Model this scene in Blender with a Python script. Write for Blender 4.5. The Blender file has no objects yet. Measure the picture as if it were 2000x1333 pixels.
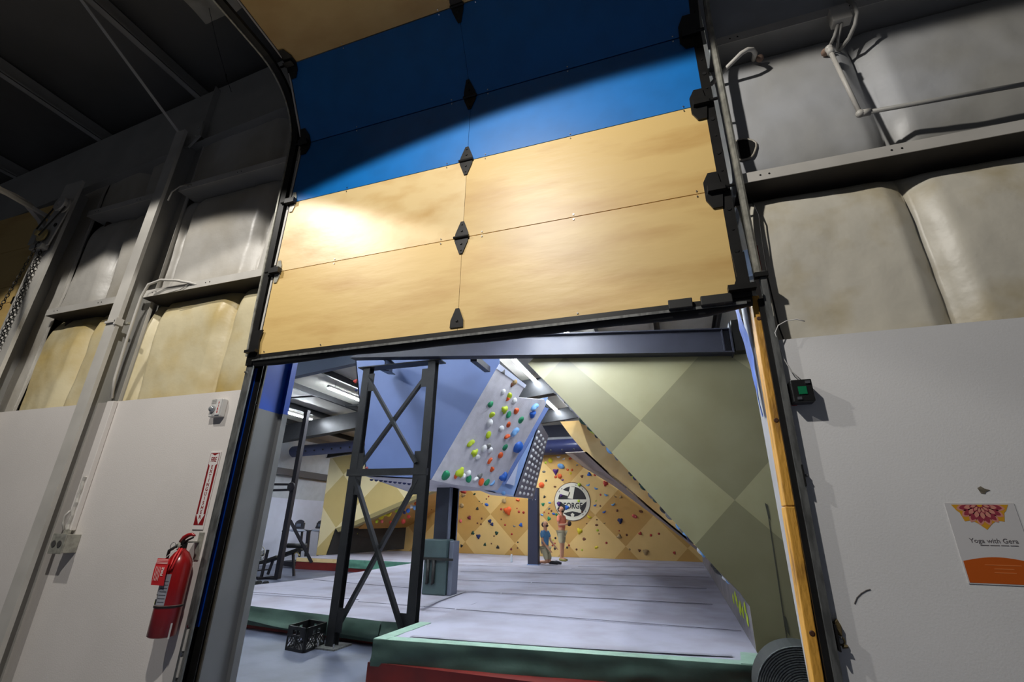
import bpy, math, random
from math import sin, cos, pi, radians, sqrt
from mathutils import Vector, Matrix, noise
random.seed(7)
SC = bpy.context.scene
COL = SC.collection
V = Vector

# ------------------------------------------------------------------ camera
F = 915.83
YAW, PIT, ROL = radians(-19.046), radians(21.558), radians(1.005)
EYE = V((0, 0, 1.5))
_fw = V((sin(YAW) * cos(PIT), cos(YAW) * cos(PIT), sin(PIT)))
_r0 = V((cos(YAW), -sin(YAW), 0))
_u0 = _r0.cross(_fw)
_r = _r0 * cos(ROL) + _u0 * sin(ROL)
_u = -_r0 * sin(ROL) + _u0 * cos(ROL)
cd = bpy.data.cameras.new('camera')
cam = bpy.data.objects.new('camera', cd)
COL.objects.link(cam)
cd.sensor_width = 36
cd.lens = F / 2000 * 36
cd.clip_start = 0.05
m = Matrix((( _r.x, _u.x, -_fw.x, EYE.x), (_r.y, _u.y, -_fw.y, EYE.y), (_r.z, _u.z, -_fw.z, EYE.z), (0, 0, 0, 1)))
cam.matrix_world = m
SC.camera = cam


def ray(x, y):
    return _r * (x - 1000) - _u * (y - 666.5) + _fw * F


def aty(x, y, Y):
    d = ray(x, y)
    return EYE + d * (Y / d.y)


def atz(x, y, Z):
    d = ray(x, y)
    return EYE + d * ((Z - EYE.z) / d.z)


def atx(x, y, X):
    d = ray(x, y)
    return EYE + d * (X / d.x)


def onp(x, y, P, n):
    d = ray(x, y)
    return EYE + d * ((V(P) - EYE).dot(V(n)) / d.dot(V(n)))


# ------------------------------------------------------------------ materials
def lin(c):
    c = c / 255
    return c / 12.92 if c <= 0.04045 else ((c + 0.055) / 1.055) ** 2.4


def rgb(r, g, b):
    return (lin(r), lin(g), lin(b), 1)


MATS = {}


def mat(name, col, rough=0.6, metal=0.0, var=0.0, vscale=4.0, col2=None, bump=0.0, bscale=30.0, coat=0.0,
        coat_rough=0.15, emis=None, estr=0.0, stretch=(1, 1, 1), lo=0.4, hi=0.65, spec=0.5, detail=4):
    if name in MATS:
        return MATS[name]
    m = bpy.data.materials.new(name)
    m.use_nodes = True
    nt = m.node_tree
    b = nt.nodes['Principled BSDF']
    b.inputs['Base Color'].default_value = col
    b.inputs['Roughness'].default_value = rough
    b.inputs['Metallic'].default_value = metal
    b.inputs['Specular IOR Level'].default_value = spec
    if coat:
        b.inputs['Coat Weight'].default_value = coat
        b.inputs['Coat Roughness'].default_value = coat_rough
    if emis:
        b.inputs['Emission Color'].default_value = emis
        b.inputs['Emission Strength'].default_value = estr
    if var or bump or col2:
        tc = nt.nodes.new('ShaderNodeTexCoord')
        mp = nt.nodes.new('ShaderNodeMapping')
        mp.inputs['Scale'].default_value = stretch
        nt.links.new(tc.outputs['Object'], mp.inputs['Vector'])
    if var or col2:
        n = nt.nodes.new('ShaderNodeTexNoise')
        n.inputs['Scale'].default_value = vscale
        n.inputs['Detail'].default_value = detail
        nt.links.new(mp.outputs[0], n.inputs['Vector'])
        r = nt.nodes.new('ShaderNodeValToRGB')
        r.color_ramp.elements[0].position = lo
        r.color_ramp.elements[1].position = hi
        c2 = col2 if col2 else tuple([c * (1 - var) for c in col[:3]]) + (1,)
        r.color_ramp.elements[0].color = col
        r.color_ramp.elements[1].color = c2
        nt.links.new(n.outputs['Fac'], r.inputs[0])
        nt.links.new(r.outputs[0], b.inputs['Base Color'])
    if bump:
        n2 = nt.nodes.new('ShaderNodeTexNoise')
        n2.inputs['Scale'].default_value = bscale
        n2.inputs['Detail'].default_value = 3
        nt.links.new(mp.outputs[0], n2.inputs['Vector'])
        bp = nt.nodes.new('ShaderNodeBump')
        bp.inputs['Strength'].default_value = bump
        bp.inputs['Distance'].default_value = 0.02
        nt.links.new(n2.outputs['Fac'], bp.inputs['Height'])
        nt.links.new(bp.outputs[0], b.inputs['Normal'])
    MATS[name] = m
    return m


def checker_mat(name, ca, cb, s, cx, cz, rough=0.55, mottled=0.25, ay=0.0, coat=0.0):
    """plywood sheets in two stains laid at 45 degrees; world x and z drive the pattern"""
    m = bpy.data.materials.new(name)
    m.use_nodes = True
    nt = m.node_tree
    N = nt.nodes.new
    L = nt.links.new
    b = nt.nodes['Principled BSDF']
    b.inputs['Roughness'].default_value = rough
    b.inputs['Coat Weight'].default_value = coat
    b.inputs['Coat Roughness'].default_value = 0.3
    g = N('ShaderNodeNewGeometry')
    sp = N('ShaderNodeSeparateXYZ')
    L(g.outputs['Position'], sp.inputs[0])

    def mth(op, a, b_):
        n = N('ShaderNodeMath')
        n.operation = op
        for i, q in enumerate((a, b_)):
            if isinstance(q, (int, float)):
                n.inputs[i].default_value = q
            elif q is not None:
                L(q, n.inputs[i])
        return n.outputs[0]
    x = mth('SUBTRACT', sp.outputs['X'], cx)
    z = mth('SUBTRACT', sp.outputs['Z'], cz)
    k = 1 / (s * sqrt(2))
    u = mth('MULTIPLY', mth('ADD', x, z), k)
    v = mth('MULTIPLY', mth('SUBTRACT', x, z), k)
    fl = mth('ADD', mth('FLOOR', u, None), mth('FLOOR', v, None))
    par = mth('ABSOLUTE', mth('MODULO', fl, 2.0), None)
    n = N('ShaderNodeTexNoise')
    n.inputs['Scale'].default_value = 2.3
    n.inputs['Detail'].default_value = 5
    L(g.outputs['Position'], n.inputs['Vector'])
    mx = N('ShaderNodeMix')
    mx.data_type = 'RGBA'
    mx.inputs['A'].default_value = ca
    mx.inputs['B'].default_value = cb
    L(par, mx.inputs['Factor'])
    m2 = N('ShaderNodeMix')
    m2.data_type = 'RGBA'
    m2.blend_type = 'MULTIPLY'
    m2.inputs['B'].default_value = (0.72, 0.66, 0.5, 1)
    L(mx.outputs['Result'], m2.inputs['A'])
    f = mth('MULTIPLY', mth('SUBTRACT', n.outputs['Fac'], 0.35), mottled * 4)
    f.node.use_clamp = True
    L(f, m2.inputs['Factor'])
    L(m2.outputs['Result'], b.inputs['Base Color'])
    MATS[name] = m
    return m


# ------------------------------------------------------------------ mesh builder
class MB:
    def __init__(s):
        s.v = []
        s.f = []

    def add(s, vs, fs):
        o = len(s.v)
        s.v += [tuple(v) for v in vs]
        s.f += [tuple(i + o for i in f) for f in fs]
        return s

    def box(s, x0, x1, y0, y1, z0, z1):
        vs = [(x, y, z) for z in (z0, z1) for y in (y0, y1) for x in (x0, x1)]
        return s.add(vs, [(0, 2, 3, 1), (4, 5, 7, 6), (0, 1, 5, 4), (1, 3, 7, 5), (3, 2, 6, 7), (2, 0, 4, 6)])

    def obox(s, c, a, b, d):
        c, a, b, d = V(c), V(a), V(b), V(d)
        vs = [c + a * i + b * j + d * k for k in (-1, 1) for j in (-1, 1) for i in (-1, 1)]
        return s.add(vs, [(0, 2, 3, 1), (4, 5, 7, 6), (0, 1, 5, 4), (1, 3, 7, 5), (3, 2, 6, 7), (2, 0, 4, 6)])

    def bar(s, p0, p1, w, h, up=(0, 0, 1)):
        p0, p1 = V(p0), V(p1)
        t = (p1 - p0)
        side = t.cross(V(up)).normalized()
        u = side.cross(t).normalized()
        return s.obox((p0 + p1) / 2, side * w / 2, t / 2, u * h / 2)

    def ibeam(s, p0, p1, w, h, t=0.012, up=(0, 0, 1)):
        p0, p1, up = V(p0), V(p1), V(up)
        d = (p1 - p0)
        side = d.cross(up).normalized()
        u = side.cross(d).normalized()
        s.bar(p0 + u * (h / 2 - t / 2), p1 + u * (h / 2 - t / 2), w, t, up)
        s.bar(p0 - u * (h / 2 - t / 2), p1 - u * (h / 2 - t / 2), w, t, up)
        s.bar(p0, p1, t, h - 2 * t, up)
        return s

    def prism(s, poly, vec):
        n = len(poly)
        vec = V(vec)
        vs = [V(p) for p in poly] + [V(p) + vec for p in poly]
        fs = [tuple(range(n)), tuple(reversed(range(n, 2 * n)))]
        fs += [(i, (i + 1) % n, (i + 1) % n + n, i + n) for i in range(n)]
        return s.add(vs, fs)

    def tube(s, pts, r, n=8, closed=False, rs=None):
        pts = [V(p) for p in pts]
        k = len(pts)
        vs = []
        prev = None
        for i, p in enumerate(pts):
            if closed:
                t = pts[(i + 1) % k] - pts[i - 1]
            else:
                t = pts[min(i + 1, k - 1)] - pts[max(i - 1, 0)]
            t.normalize()
            if prev is None:
                a = t.orthogonal().normalized()
            else:
                a = (prev - t * prev.dot(t))
                a = a.normalized() if a.length > 1e-6 else t.orthogonal().normalized()
            prev = a
            b = t.cross(a)
            rr = rs[i] if rs else r
            for j in range(n):
                q = 2 * pi * j / n
                vs.append(p + a * cos(q) * rr + b * sin(q) * rr)
        fs = []
        for i in range(k if closed else k - 1):
            for j in range(n):
                a0 = i * n + j
                a1 = i * n + (j + 1) % n
                b0 = ((i + 1) % k) * n + j
                b1 = ((i + 1) % k) * n + (j + 1) % n
                fs.append((a0, a1, b1, b0))
        if not closed:
            fs.append(tuple(reversed(range(n))))
            fs.append(tuple(range((k - 1) * n, k * n)))
        return s.add(vs, fs)

    def cyl(s, p0, p1, r, n=20, r2=None):
        return s.tube([p0, p1], r, n, rs=[r, r if r2 is None else r2])

    def lathe(s, prof, c, n=24, axis=(0, 0, 1)):
        c, ax = V(c), V(axis).normalized()
        a = ax.orthogonal().normalized()
        b = ax.cross(a)
        vs = []
        for (r, z) in prof:
            for j in range(n):
                q = 2 * pi * j / n
                vs.append(c + ax * z + (a * cos(q) + b * sin(q)) * max(r, 1e-4))
        fs = []
        for i in range(len(prof) - 1):
            for j in range(n):
                fs.append((i * n + j, i * n + (j + 1) % n, (i + 1) * n + (j + 1) % n, (i + 1) * n + j))
        fs.append(tuple(reversed(range(n))))
        fs.append(tuple(range((len(prof) - 1) * n, len(prof) * n)))
        return s.add(vs, fs)

    def ball(s, c, r, n=12, sc=(1, 1, 1)):
        c = V(c)
        k = n // 2
        vs = [c + V((0, 0, r * sc[2]))]
        for i in range(1, k):
            for j in range(n):
                a, b = pi * i / k, 2 * pi * j / n
                vs.append(c + V((r * sc[0] * sin(a) * cos(b), r * sc[1] * sin(a) * sin(b), r * sc[2] * cos(a))))
        vs.append(c - V((0, 0, r * sc[2])))
        fs = [(0, 1 + j, 1 + (j + 1) % n) for j in range(n)]
        for i in range(k - 2):
            for j in range(n):
                fs.append((1 + i * n + j, 1 + (i + 1) * n + j, 1 + (i + 1) * n + (j + 1) % n, 1 + i * n + (j + 1) % n))
        last = len(vs) - 1
        fs += [(last, 1 + (k - 2) * n + (j + 1) % n, 1 + (k - 2) * n + j) for j in range(n)]
        return s.add(vs, fs)

    def grid(s, fn, nu, nv):
        vs = [fn(i / nu, j / nv) for j in range(nv + 1) for i in range(nu + 1)]
        fs = [(j * (nu + 1) + i, j * (nu + 1) + i + 1, (j + 1) * (nu + 1) + i + 1, (j + 1) * (nu + 1) + i)
              for j in range(nv) for i in range(nu)]
        return s.add(vs, fs)

    def mesh(s, name, material=None, smooth=False):
        me = bpy.data.meshes.new(name)
        me.from_pydata(s.v, [], s.f)
        me.validate()
        import bmesh
        bm = bmesh.new()
        bm.from_mesh(me)
        bmesh.ops.recalc_face_normals(bm, faces=bm.faces)
        bm.to_mesh(me)
        bm.free()
        if material:
            me.materials.append(material)
        if smooth:
            for p in me.polygons:
                p.use_smooth = True
        return me


def link(name, me, parent=None):
    o = bpy.data.objects.new(name, me)
    COL.objects.link(o)
    if parent is not None:
        o.parent = parent
        mw = Matrix.Identity(4)
        p = parent
        loc = V((0, 0, 0))
        while p is not None:
            loc = loc + p.location
            p = p.parent
        if parent.type == 'EMPTY':
            o.matrix_parent_inverse = Matrix.Translation(-parent.location)
    return o


def P(name, mb, material, parent, label=None, smooth=False, bevel=0):
    """a part, given in world coordinates, under its thing"""
    o = link(name, mb.mesh(name, material, smooth), parent)
    if label:
        o['label'] = label
    if bevel:
        bv(o, bevel)
    return o


def bv(o, w, seg=2):
    md = o.modifiers.new('bevel', 'BEVEL')
    md.width = w
    md.segments = seg
    md.limit_method = 'ANGLE'


def T(name, label, cat, loc=(0, 0, 0), group=None):
    o = bpy.data.objects.new(name, None)
    COL.objects.link(o)
    o.location = loc
    o.empty_display_size = 0.1
    o['label'] = label
    o['category'] = cat
    if group:
        o['group'] = group
    return o


def O(name, mb, material, label, cat, group=None, smooth=False, bevel=0):
    o = link(name, mb.mesh(name, material, smooth))
    o['label'] = label
    o['category'] = cat
    if group:
        o['group'] = group
    if bevel:
        bv(o, bevel)
    return o


def S(name, mb, material, parent=None, smooth=False):
    o = link(name, mb.mesh(name, material, smooth), parent)
    if parent is None:
        o['kind'] = 'structure'
    return o


def text_mb(s, size, c, X=(1, 0, 0), Y=(0, 0, 1), depth=0.0006, bold=0.0, xs=1.0, align='CENTER'):
    """letters as geometry lying in the plane X, Y at point c"""
    cu = bpy.data.curves.new('letters', 'FONT')
    cu.body = s
    cu.size = size
    cu.align_x = align
    cu.align_y = 'CENTER'
    cu.extrude = depth / 2
    cu.offset = bold
    cu.resolution_u = 3
    ob = bpy.data.objects.new('letters', cu)
    me = bpy.data.meshes.new_from_object(ob)
    X, Y, c = V(X), V(Y), V(c)
    Z = X.cross(Y)
    mb = MB()
    mb.add([c + X * v.co.x * xs + Y * v.co.y + Z * v.co.z for v in me.vertices], [tuple(p.vertices) for p in me.polygons])
    bpy.data.objects.remove(ob)
    bpy.data.curves.remove(cu)
    bpy.data.meshes.remove(me)
    return mb


def chain_mb(p0, p1, step=0.035, r=0.004, w=0.012, sag=0.0):
    p0, p1 = V(p0), V(p1)
    L = (p1 - p0).length
    n = int(L / step)
    mb = MB()
    d = (p1 - p0).normalized()
    a = d.orthogonal().normalized()
    b = d.cross(a)
    for i in range(n):
        c = p0 + (p1 - p0) * ((i + 0.5) / n) + V((0, 0, -sag * 4 * ((i + .5) / n) * (1 - (i + .5) / n)))
        s_ = a if i % 2 else b
        pts = [c + d * cos(q) * step * 0.62 + s_ * sin(q) * w for q in [2 * pi * k / 8 for k in range(8)]]
        mb.tube(pts, r, 4, closed=True)
    return mb


# ------------------------------------------------------------------ palette
white_paint = mat('white_painted_steel', rgb(196, 192, 184), rough=0.45, var=0.15, vscale=3)
white_grey = mat('grey_painted_steel', rgb(168, 166, 160), rough=0.5, var=0.12, vscale=3)
drywall = mat('white_drywall', rgb(222, 216, 210), rough=0.55, var=0.06, vscale=1.5, bump=0.05, bscale=120)
drywall_r = mat('cool_white_drywall', rgb(226, 225, 224), rough=0.5, var=0.06, vscale=1.5, bump=0.05, bscale=120)
insul = mat('vinyl_insulation_facing', rgb(192, 188, 180), rough=0.42, col2=rgb(170, 162, 146), vscale=1.2, bump=0.25, bscale=9)
insul_c = mat('cool_grey_insulation_facing', rgb(186, 188, 192), rough=0.42, col2=rgb(160, 158, 152), vscale=1.0, bump=0.2, bscale=8)
insul_y = mat('stained_insulation_facing', rgb(208, 196, 160), rough=0.42, col2=rgb(186, 160, 92), vscale=2.2, lo=0.42, hi=0.75, bump=0.25, bscale=9)
insul_r = mat('dirty_insulation_facing', rgb(214, 208, 192), rough=0.42, col2=rgb(172, 152, 98), vscale=2.6, lo=0.5, hi=0.8, bump=0.25, bscale=9, detail=7)
roof_ins = mat('dimmed_roof_insulation_facing', rgb(112, 110, 105), rough=0.5, var=0.3, vscale=0.7, bump=0.3, bscale=3)  # same facing as the room's roof, the hall's dimness put into the colour
roof_in = mat('pale_roof_insulation', rgb(205, 202, 192), rough=0.5, var=0.2, vscale=0.7, bump=0.3, bscale=3)
plyw = mat('varnished_birch_plywood', rgb(222, 188, 118), rough=0.45, col2=rgb(196, 152, 82), vscale=2.6, lo=0.48, hi=0.78,
           stretch=(0.55, 1, 2.2), coat=0.4, coat_rough=0.42, bump=0.1, bscale=7, detail=6)
plyw_pale = mat('pale_blotched_plywood', rgb(230, 202, 146), rough=0.4, col2=rgb(208, 170, 108), vscale=4.2, lo=0.45, hi=0.75,
                stretch=(0.7, 1, 1.5), coat=0.45, coat_rough=0.4, bump=0.18, bscale=6, detail=6)
blue_p = mat('blue_painted_plywood', rgb(0, 112, 190), rough=0.45, var=0.12, vscale=5, coat=0.3, coat_rough=0.42)
black_st = mat('black_steel', rgb(30, 29, 28), rough=0.42, metal=0.3, var=0.3, vscale=12)
black_rub = mat('black_rubber', rgb(22, 22, 21), rough=0.6)
galv = mat('galvanised_steel', rgb(176, 174, 162), rough=0.35, metal=0.35, var=0.35, vscale=25)
galv_d = mat('dull_galvanised_steel', rgb(108, 109, 107), rough=0.5, metal=0.3, var=0.5, vscale=40, stretch=(1, 1, 0.25))
chrome = mat('bright_screw_metal', rgb(200, 200, 200), rough=0.25, metal=1)
concrete = mat('polished_concrete', rgb(90, 96, 114), rough=0.42, col2=rgb(68, 72, 86), vscale=1.6, detail=7, bump=0.03, bscale=30)
dk_steel = mat('dark_tower_steel', rgb(36, 37, 40), rough=0.45, metal=0.4, var=0.25, vscale=9)
navy_st = mat('navy_painted_steel', rgb(42, 44, 58), rough=0.55, var=0.15, vscale=5)
mat_top = mat('grey_mat_carpet', rgb(168, 168, 184), rough=0.9, col2=rgb(150, 147, 158), vscale=1.3, detail=6)
mat_green = mat('green_vinyl', rgb(66, 90, 80), rough=0.45, var=0.25, vscale=3, bump=0.4, bscale=5)
mat_green_l = mat('pale_green_vinyl', rgb(150, 182, 164), rough=0.5, var=0.15, vscale=6, bump=0.3, bscale=20)
mat_red = mat('dark_red_vinyl', rgb(108, 22, 14), rough=0.5, var=0.3, vscale=4)
stripe_g = mat('grey_tape', rgb(140, 140, 150), rough=0.7)
blue_w = mat('slate_blue_painted_plywood', rgb(88, 108, 156), rough=0.55, var=0.12, vscale=1.5)
blue_lt = mat('pale_blue_painted_plywood', rgb(150, 176, 220), rough=0.55, var=0.08, vscale=2)
gray_w = mat('grey_textured_climbing_surface', rgb(200, 198, 205), rough=0.6, var=0.15, vscale=6, bump=0.15, bscale=60)
gray_k = mat('grey_kicker_surface', rgb(120, 116, 122), rough=0.7, var=0.25, vscale=4)
dark_k = mat('black_kicker_surface', rgb(44, 42, 40), rough=0.7, var=0.2, vscale=4)
tube_em = mat('lit_fluorescent_tube', rgb(255, 255, 255), emis=(0.86, 0.93, 1, 1), estr=185)
# ================================================================== the hall
def zr(x, dz=0):                       # top line of the roof frame
    return 5.96 + 0.105 * (x + 3.63) + dz


S('floor', MB().box(-22, 7, -7, 23, -0.1, 0), concrete)

# roof skin, sloping up to the right; insulation sags between the purlins
def roof(x0, x1, y0, y1, name, m_, pur):
    def fn(u, v):
        x = x0 + (x1 - x0) * u
        y = y0 + (y1 - y0) * v
        ph = ((x - pur) / 1.5) % 1
        return V((x, y, zr(x, 0.24) - 0.06 * sin(pi * ph) + 0.02 * noise.noise(V((x * 2, y * 2, 0)))))
    mb = MB().grid(fn, 90, 60)
    return S(name, mb, m_, smooth=True)


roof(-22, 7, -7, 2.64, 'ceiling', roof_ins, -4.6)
roof(-22, 7, 2.64, 23, 'ceiling', roof_in, -4.6)

# end wall: drywall, insulation and a header above the opening
S('wall_left', MB().box(-9, -2.872, 2.45, 2.465, 0, 2.375), drywall)
S('wall_right', MB().box(0.518, 4.5, 2.45, 2.465, 0, 2.375), drywall_r)
S('wall_header', MB().box(-2.9, 0.5, 2.66, 2.70, 2.75, 6.6), white_grey)
S('wall_back_side', MB().box(-22, -2.91, 2.72, 2.76, 0, 6.2).box(0.55, 7, 2.72, 2.76, 0, 7.2), white_grey)


def insulation(x0, x1, z0, z1, creases, m_, name, amp=0.15, yb=2.68, seed=0, pin_bottom=False, right_pin=False):
    """billowing blanket between girts; creases = list of ((x at z0), (x at z1))"""
    def fn(u, v):
        x = x0 + (x1 - x0) * u
        z = z0 + (z1 - z0) * v
        e = min(1, (z1 - z) / 0.34)
        f = sqrt(max(0, 1 - (1 - e) ** 2))
        if pin_bottom:
            e2 = min(1, (z - z0) / 0.25)
            f *= 0.35 + 0.65 * sqrt(max(0, 1 - (1 - e2) ** 2))
        c = 1.0
        for (a, b) in creases:
            xc = a + (b - a) * v
            d = abs(x - xc)
            c = min(c, 0.25 + 0.75 * min(1, d / 0.11) ** 0.55)
        w = 0.02 * noise.noise(V((x * 2.2 + seed, z * 1.6, 3))) + 0.006 * noise.noise(V((x * 9 + seed, z * 7, 3)))
        return V((x, yb - amp * f * c + w * f, z))
    S(name, MB().grid(fn, int((x1 - x0) * 48), int((z1 - z0) * 34)), m_, smooth=True)


def xat(px, py, Y=2.56):
    return aty(px, py, Y).x


def cr(pa, pb, z0, z1):
    A, B = aty(*pa, 2.56), aty(*pb, 2.56)
    k = (B.x - A.x) / (B.z - A.z)
    return (A.x + (z0 - A.z) * k, A.x + (z1 - A.z) * k)


insulation(-4.29, -2.86, 2.33, 3.36, [cr((408, 762), (457, 586), 2.33, 3.36), cr((260, 775), (303, 622), 2.33, 3.36)], insul_y, 'wall_left_insulation', seed=1)
insulation(-4.29, -2.86, 3.4, 4.5, [cr((500, 500), (530, 400), 3.4, 4.5), cr((330, 540), (375, 400), 3.4, 4.5)], insul, 'wall_left_insulation', seed=2)
insulation(-4.29, -2.86, 4.53, 5.9, [cr((545, 300), (562, 240), 4.53, 5.9)], insul, 'wall_left_insulation', seed=3)
insulation(-5.62, -4.42, 2.33, 3.36, [cr((118, 792), (175, 650), 2.33, 3.36)], insul_y, 'wall_left_insulation', seed=4)
insulation(-5.62, -4.42, 3.4, 4.5, [cr((209, 553), (248, 440), 3.4, 4.5), cr((116, 590), (165, 480), 3.4, 4.5)], insul, 'wall_left_insulation', seed=5)
insulation(-5.62, -4.42, 4.53, 5.6, [cr((275, 390), (290, 340), 4.53, 5.6)], insul, 'wall_left_insulation', seed=6)
insulation(-9.0, -5.62, 2.33, 5.6, [], insul, 'wall_left_insulation', seed=7)
insulation(0.5, 3.6, 2.33, 3.34, [cr((1874, 625), (1768, 345), 2.33, 3.34)], insul_r, 'wall_right_insulation', seed=8)
insulation(0.5, 3.6, 3.4, 4.46, [cr((1745, 285), (1668, 95), 3.4, 4.46)], insul_c, 'wall_right_insulation', seed=9, pin_bottom=True)
insulation(0.5, 3.6, 4.53, 5.9, [cr((1640, 0), (1632, -40), 4.53, 5.9)], insul_c, 'wall_right_insulation', seed=10)
insulation(-2.86, 0.5, 4.6, 5.9, [], insul, 'wall_header_insulation', seed=11)


dark_web = mat('dark_web_steel', rgb(52, 47, 43), rough=0.6, var=0.3)  # darker steel tone for the webs of the lower girts


def girt(x0, x1, z, label, group='girts on the end wall'):
    t = T('wall_girt', label, 'steel girt', (x0, 2.5, z), group)
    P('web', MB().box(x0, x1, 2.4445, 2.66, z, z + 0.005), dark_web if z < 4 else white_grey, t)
    P('flange', MB().box(x0, x1, 2.44, 2.4445, z, z + 0.066), white_paint, t)
    P('back_flange', MB().box(x0, x1, 2.655, 2.66, z + 0.005, z + 0.07), white_grey, t)
    x = x0 + 0.12
    while x < x1 - 0.1:
        for dx in (0, 0.045):
            P('bolt_hole', MB().cyl((x + dx, 2.4395, z + 0.033), (x + dx, 2.4385, z + 0.033), 0.0055, 8), black_st, t)
        x += 0.62
    return t


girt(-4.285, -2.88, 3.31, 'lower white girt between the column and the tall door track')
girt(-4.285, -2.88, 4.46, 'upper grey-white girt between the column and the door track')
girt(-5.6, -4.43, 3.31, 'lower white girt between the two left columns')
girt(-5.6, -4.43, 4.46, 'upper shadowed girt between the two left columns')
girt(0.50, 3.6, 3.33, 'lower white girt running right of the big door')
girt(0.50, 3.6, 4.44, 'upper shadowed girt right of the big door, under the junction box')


def column(x0, x1, ztop, label):
    t = T('steel_column', label, 'column', ((x0 + x1) / 2, 2.45, 0), 'white wall columns')
    P('front_flange', MB().box(x0, x1, 2.315, 2.325, 0, ztop), white_paint, t)
    P('web', MB().box(x0, x0 + 0.01, 2.325, 2.66, 0, ztop), white_grey, t)
    P('back_flange', MB().box(x0, x1, 2.54, 2.55, 2.38, ztop), white_grey, t)
    P('lip', MB().box(x1 - 0.004, x1, 2.325, 2.345, 0, ztop).box(x1 - 0.004, x1, 2.52, 2.54, 2.38, ztop), white_paint, t)
    P('base_plate', MB().box(x0 - 0.05, x1 + 0.05, 2.28, 2.449, 0, 0.015), white_grey, t)
    return t


c1 = column(-4.40, -4.275, 5.12, 'white steel column with conduit, left of the fire extinguisher')
P('stiffener_clip', MB().box(-4.40, -4.275, 2.30, 2.314, 3.02, 3.04).box(-4.285, -4.262, 2.30, 2.36, 3.0, 3.06), white_paint, c1)
column(-5.93, -5.66, 4.85, 'white steel column carrying the chain hoist at far left')

# sloping end frame above
t = T('roof_rafter', 'deep grey rafter sloping up to the door track', 'roof beam', (-6, 2.5, 5))
P('web', MB().prism([(-9, 2.5, zr(-9, -0.79)), (4, 2.5, zr(4, -0.79)), (4, 2.5, zr(4)), (-9, 2.5, zr(-9))], (0, 0.01, 0)), white_grey, t)
P('lower_flange', MB().prism([(-9, 2.46, zr(-9, -0.80)), (4, 2.46, zr(4, -0.80)), (4, 2.46, zr(4, -0.79)), (-9, 2.46, zr(-9, -0.79))], (0, 0.17, 0)), white_grey, t)
P('stiffener_plate', MB().box(-4.26, -4.25, 2.44, 2.5, 5.16, 5.84), white_grey, t)
P('gusset_plate', MB().prism([(-4.52, 2.40, 5.05), (-4.30, 2.40, 4.98), (-4.18, 2.40, 5.1), (-4.2, 2.40, 5.3), (-4.45, 2.40, 5.28)], (0, 0.02, 0)), white_grey, t)
for i in range(6):
    P('bolt', MB().cyl((-4.46 + 0.07 * (i % 3) + (0.1 if i % 3 == 2 else 0), 2.402, 5.1 + 0.1 * (i // 3)), (-4.46 + 0.07 * (i % 3) + (0.1 if i % 3 == 2 else 0), 2.385, 5.1 + 0.1 * (i // 3)), 0.014, 8), white_grey, t)


def purlin(x, y0, y1, label, m_, group):
    z = zr(x)
    t = T('roof_purlin', label, 'purlin', (x, (y0 + y1) / 2, z), group)
    P('web', MB().box(x - 0.003, x + 0.003, y0, y1, z, z + 0.2), m_, t)
    P('lower_flange', MB().box(x, x + 0.075, y0, y1, z, z + 0.006), m_, t)
    P('lip', MB().box(x + 0.07, x + 0.075, y0, y1, z, z + 0.025), m_, t)
    P('upper_flange', MB().box(x - 0.075, x, y0, y1, z + 0.194, z + 0.2), m_, t)
    return t


pur = [(-7.65, 'dark purlin at the far left edge of the hall roof'), (-6.14, 'dark purlin over the chain hoist'),
       (-4.62, 'dark purlin meeting the rafter above the white column, brace rod hanging off it'), (-3.1, 'dark purlin close beside the door track'),
       (-1.6, 'hall roof purlin hidden above the raised door'), (-0.1, 'hall roof purlin above the right of the door'), (1.4, 'hall roof purlin over the junction box')]
for x, lb in pur:
    purlin(x, -4.5, 2.64, lb, white_grey, 'purlins under the hall roof')
O('brace_rod', MB().bar((-4.40, 2.38, 5.12), (-4.62, 1.28, zr(-4.62, 0.02)), 0.035, 0.006), white_paint,
  'thin flat brace rod from the column head up to the purlin', 'brace rod')
O('hanging_wire', MB().tube([aty(408, 15, 1.9), aty(425, 90, 1.95), aty(442, 150, 2.1), aty(452, 180, 2.2)], 0.0025, 5).tube(
    [aty(441, 145, 2.08), aty(444, 160, 2.14)], 0.008, 6), black_st, 'thin dark wire hanging from the roof beside the door track', 'wire')
# wrinkled vinyl folds above
O('roof_vinyl_fold', MB().grid(lambda u, v: V((-3.95 + 0.75 * u, -0.3 + 2.3 * v, zr(-3.95 + 0.75 * u, 0.14) + 0.05 * sin(v * 9 + 4 * u) * u
                                              + 0.04 * noise.noise(V((u * 7, v * 8, 0))))), 24, 60),
  mat('shiny_vinyl', rgb(196, 190, 172), rough=0.2, var=0.2), 'shiny wrinkled vinyl fold of roof insulation near the top', 'insulation', smooth=True)

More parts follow.
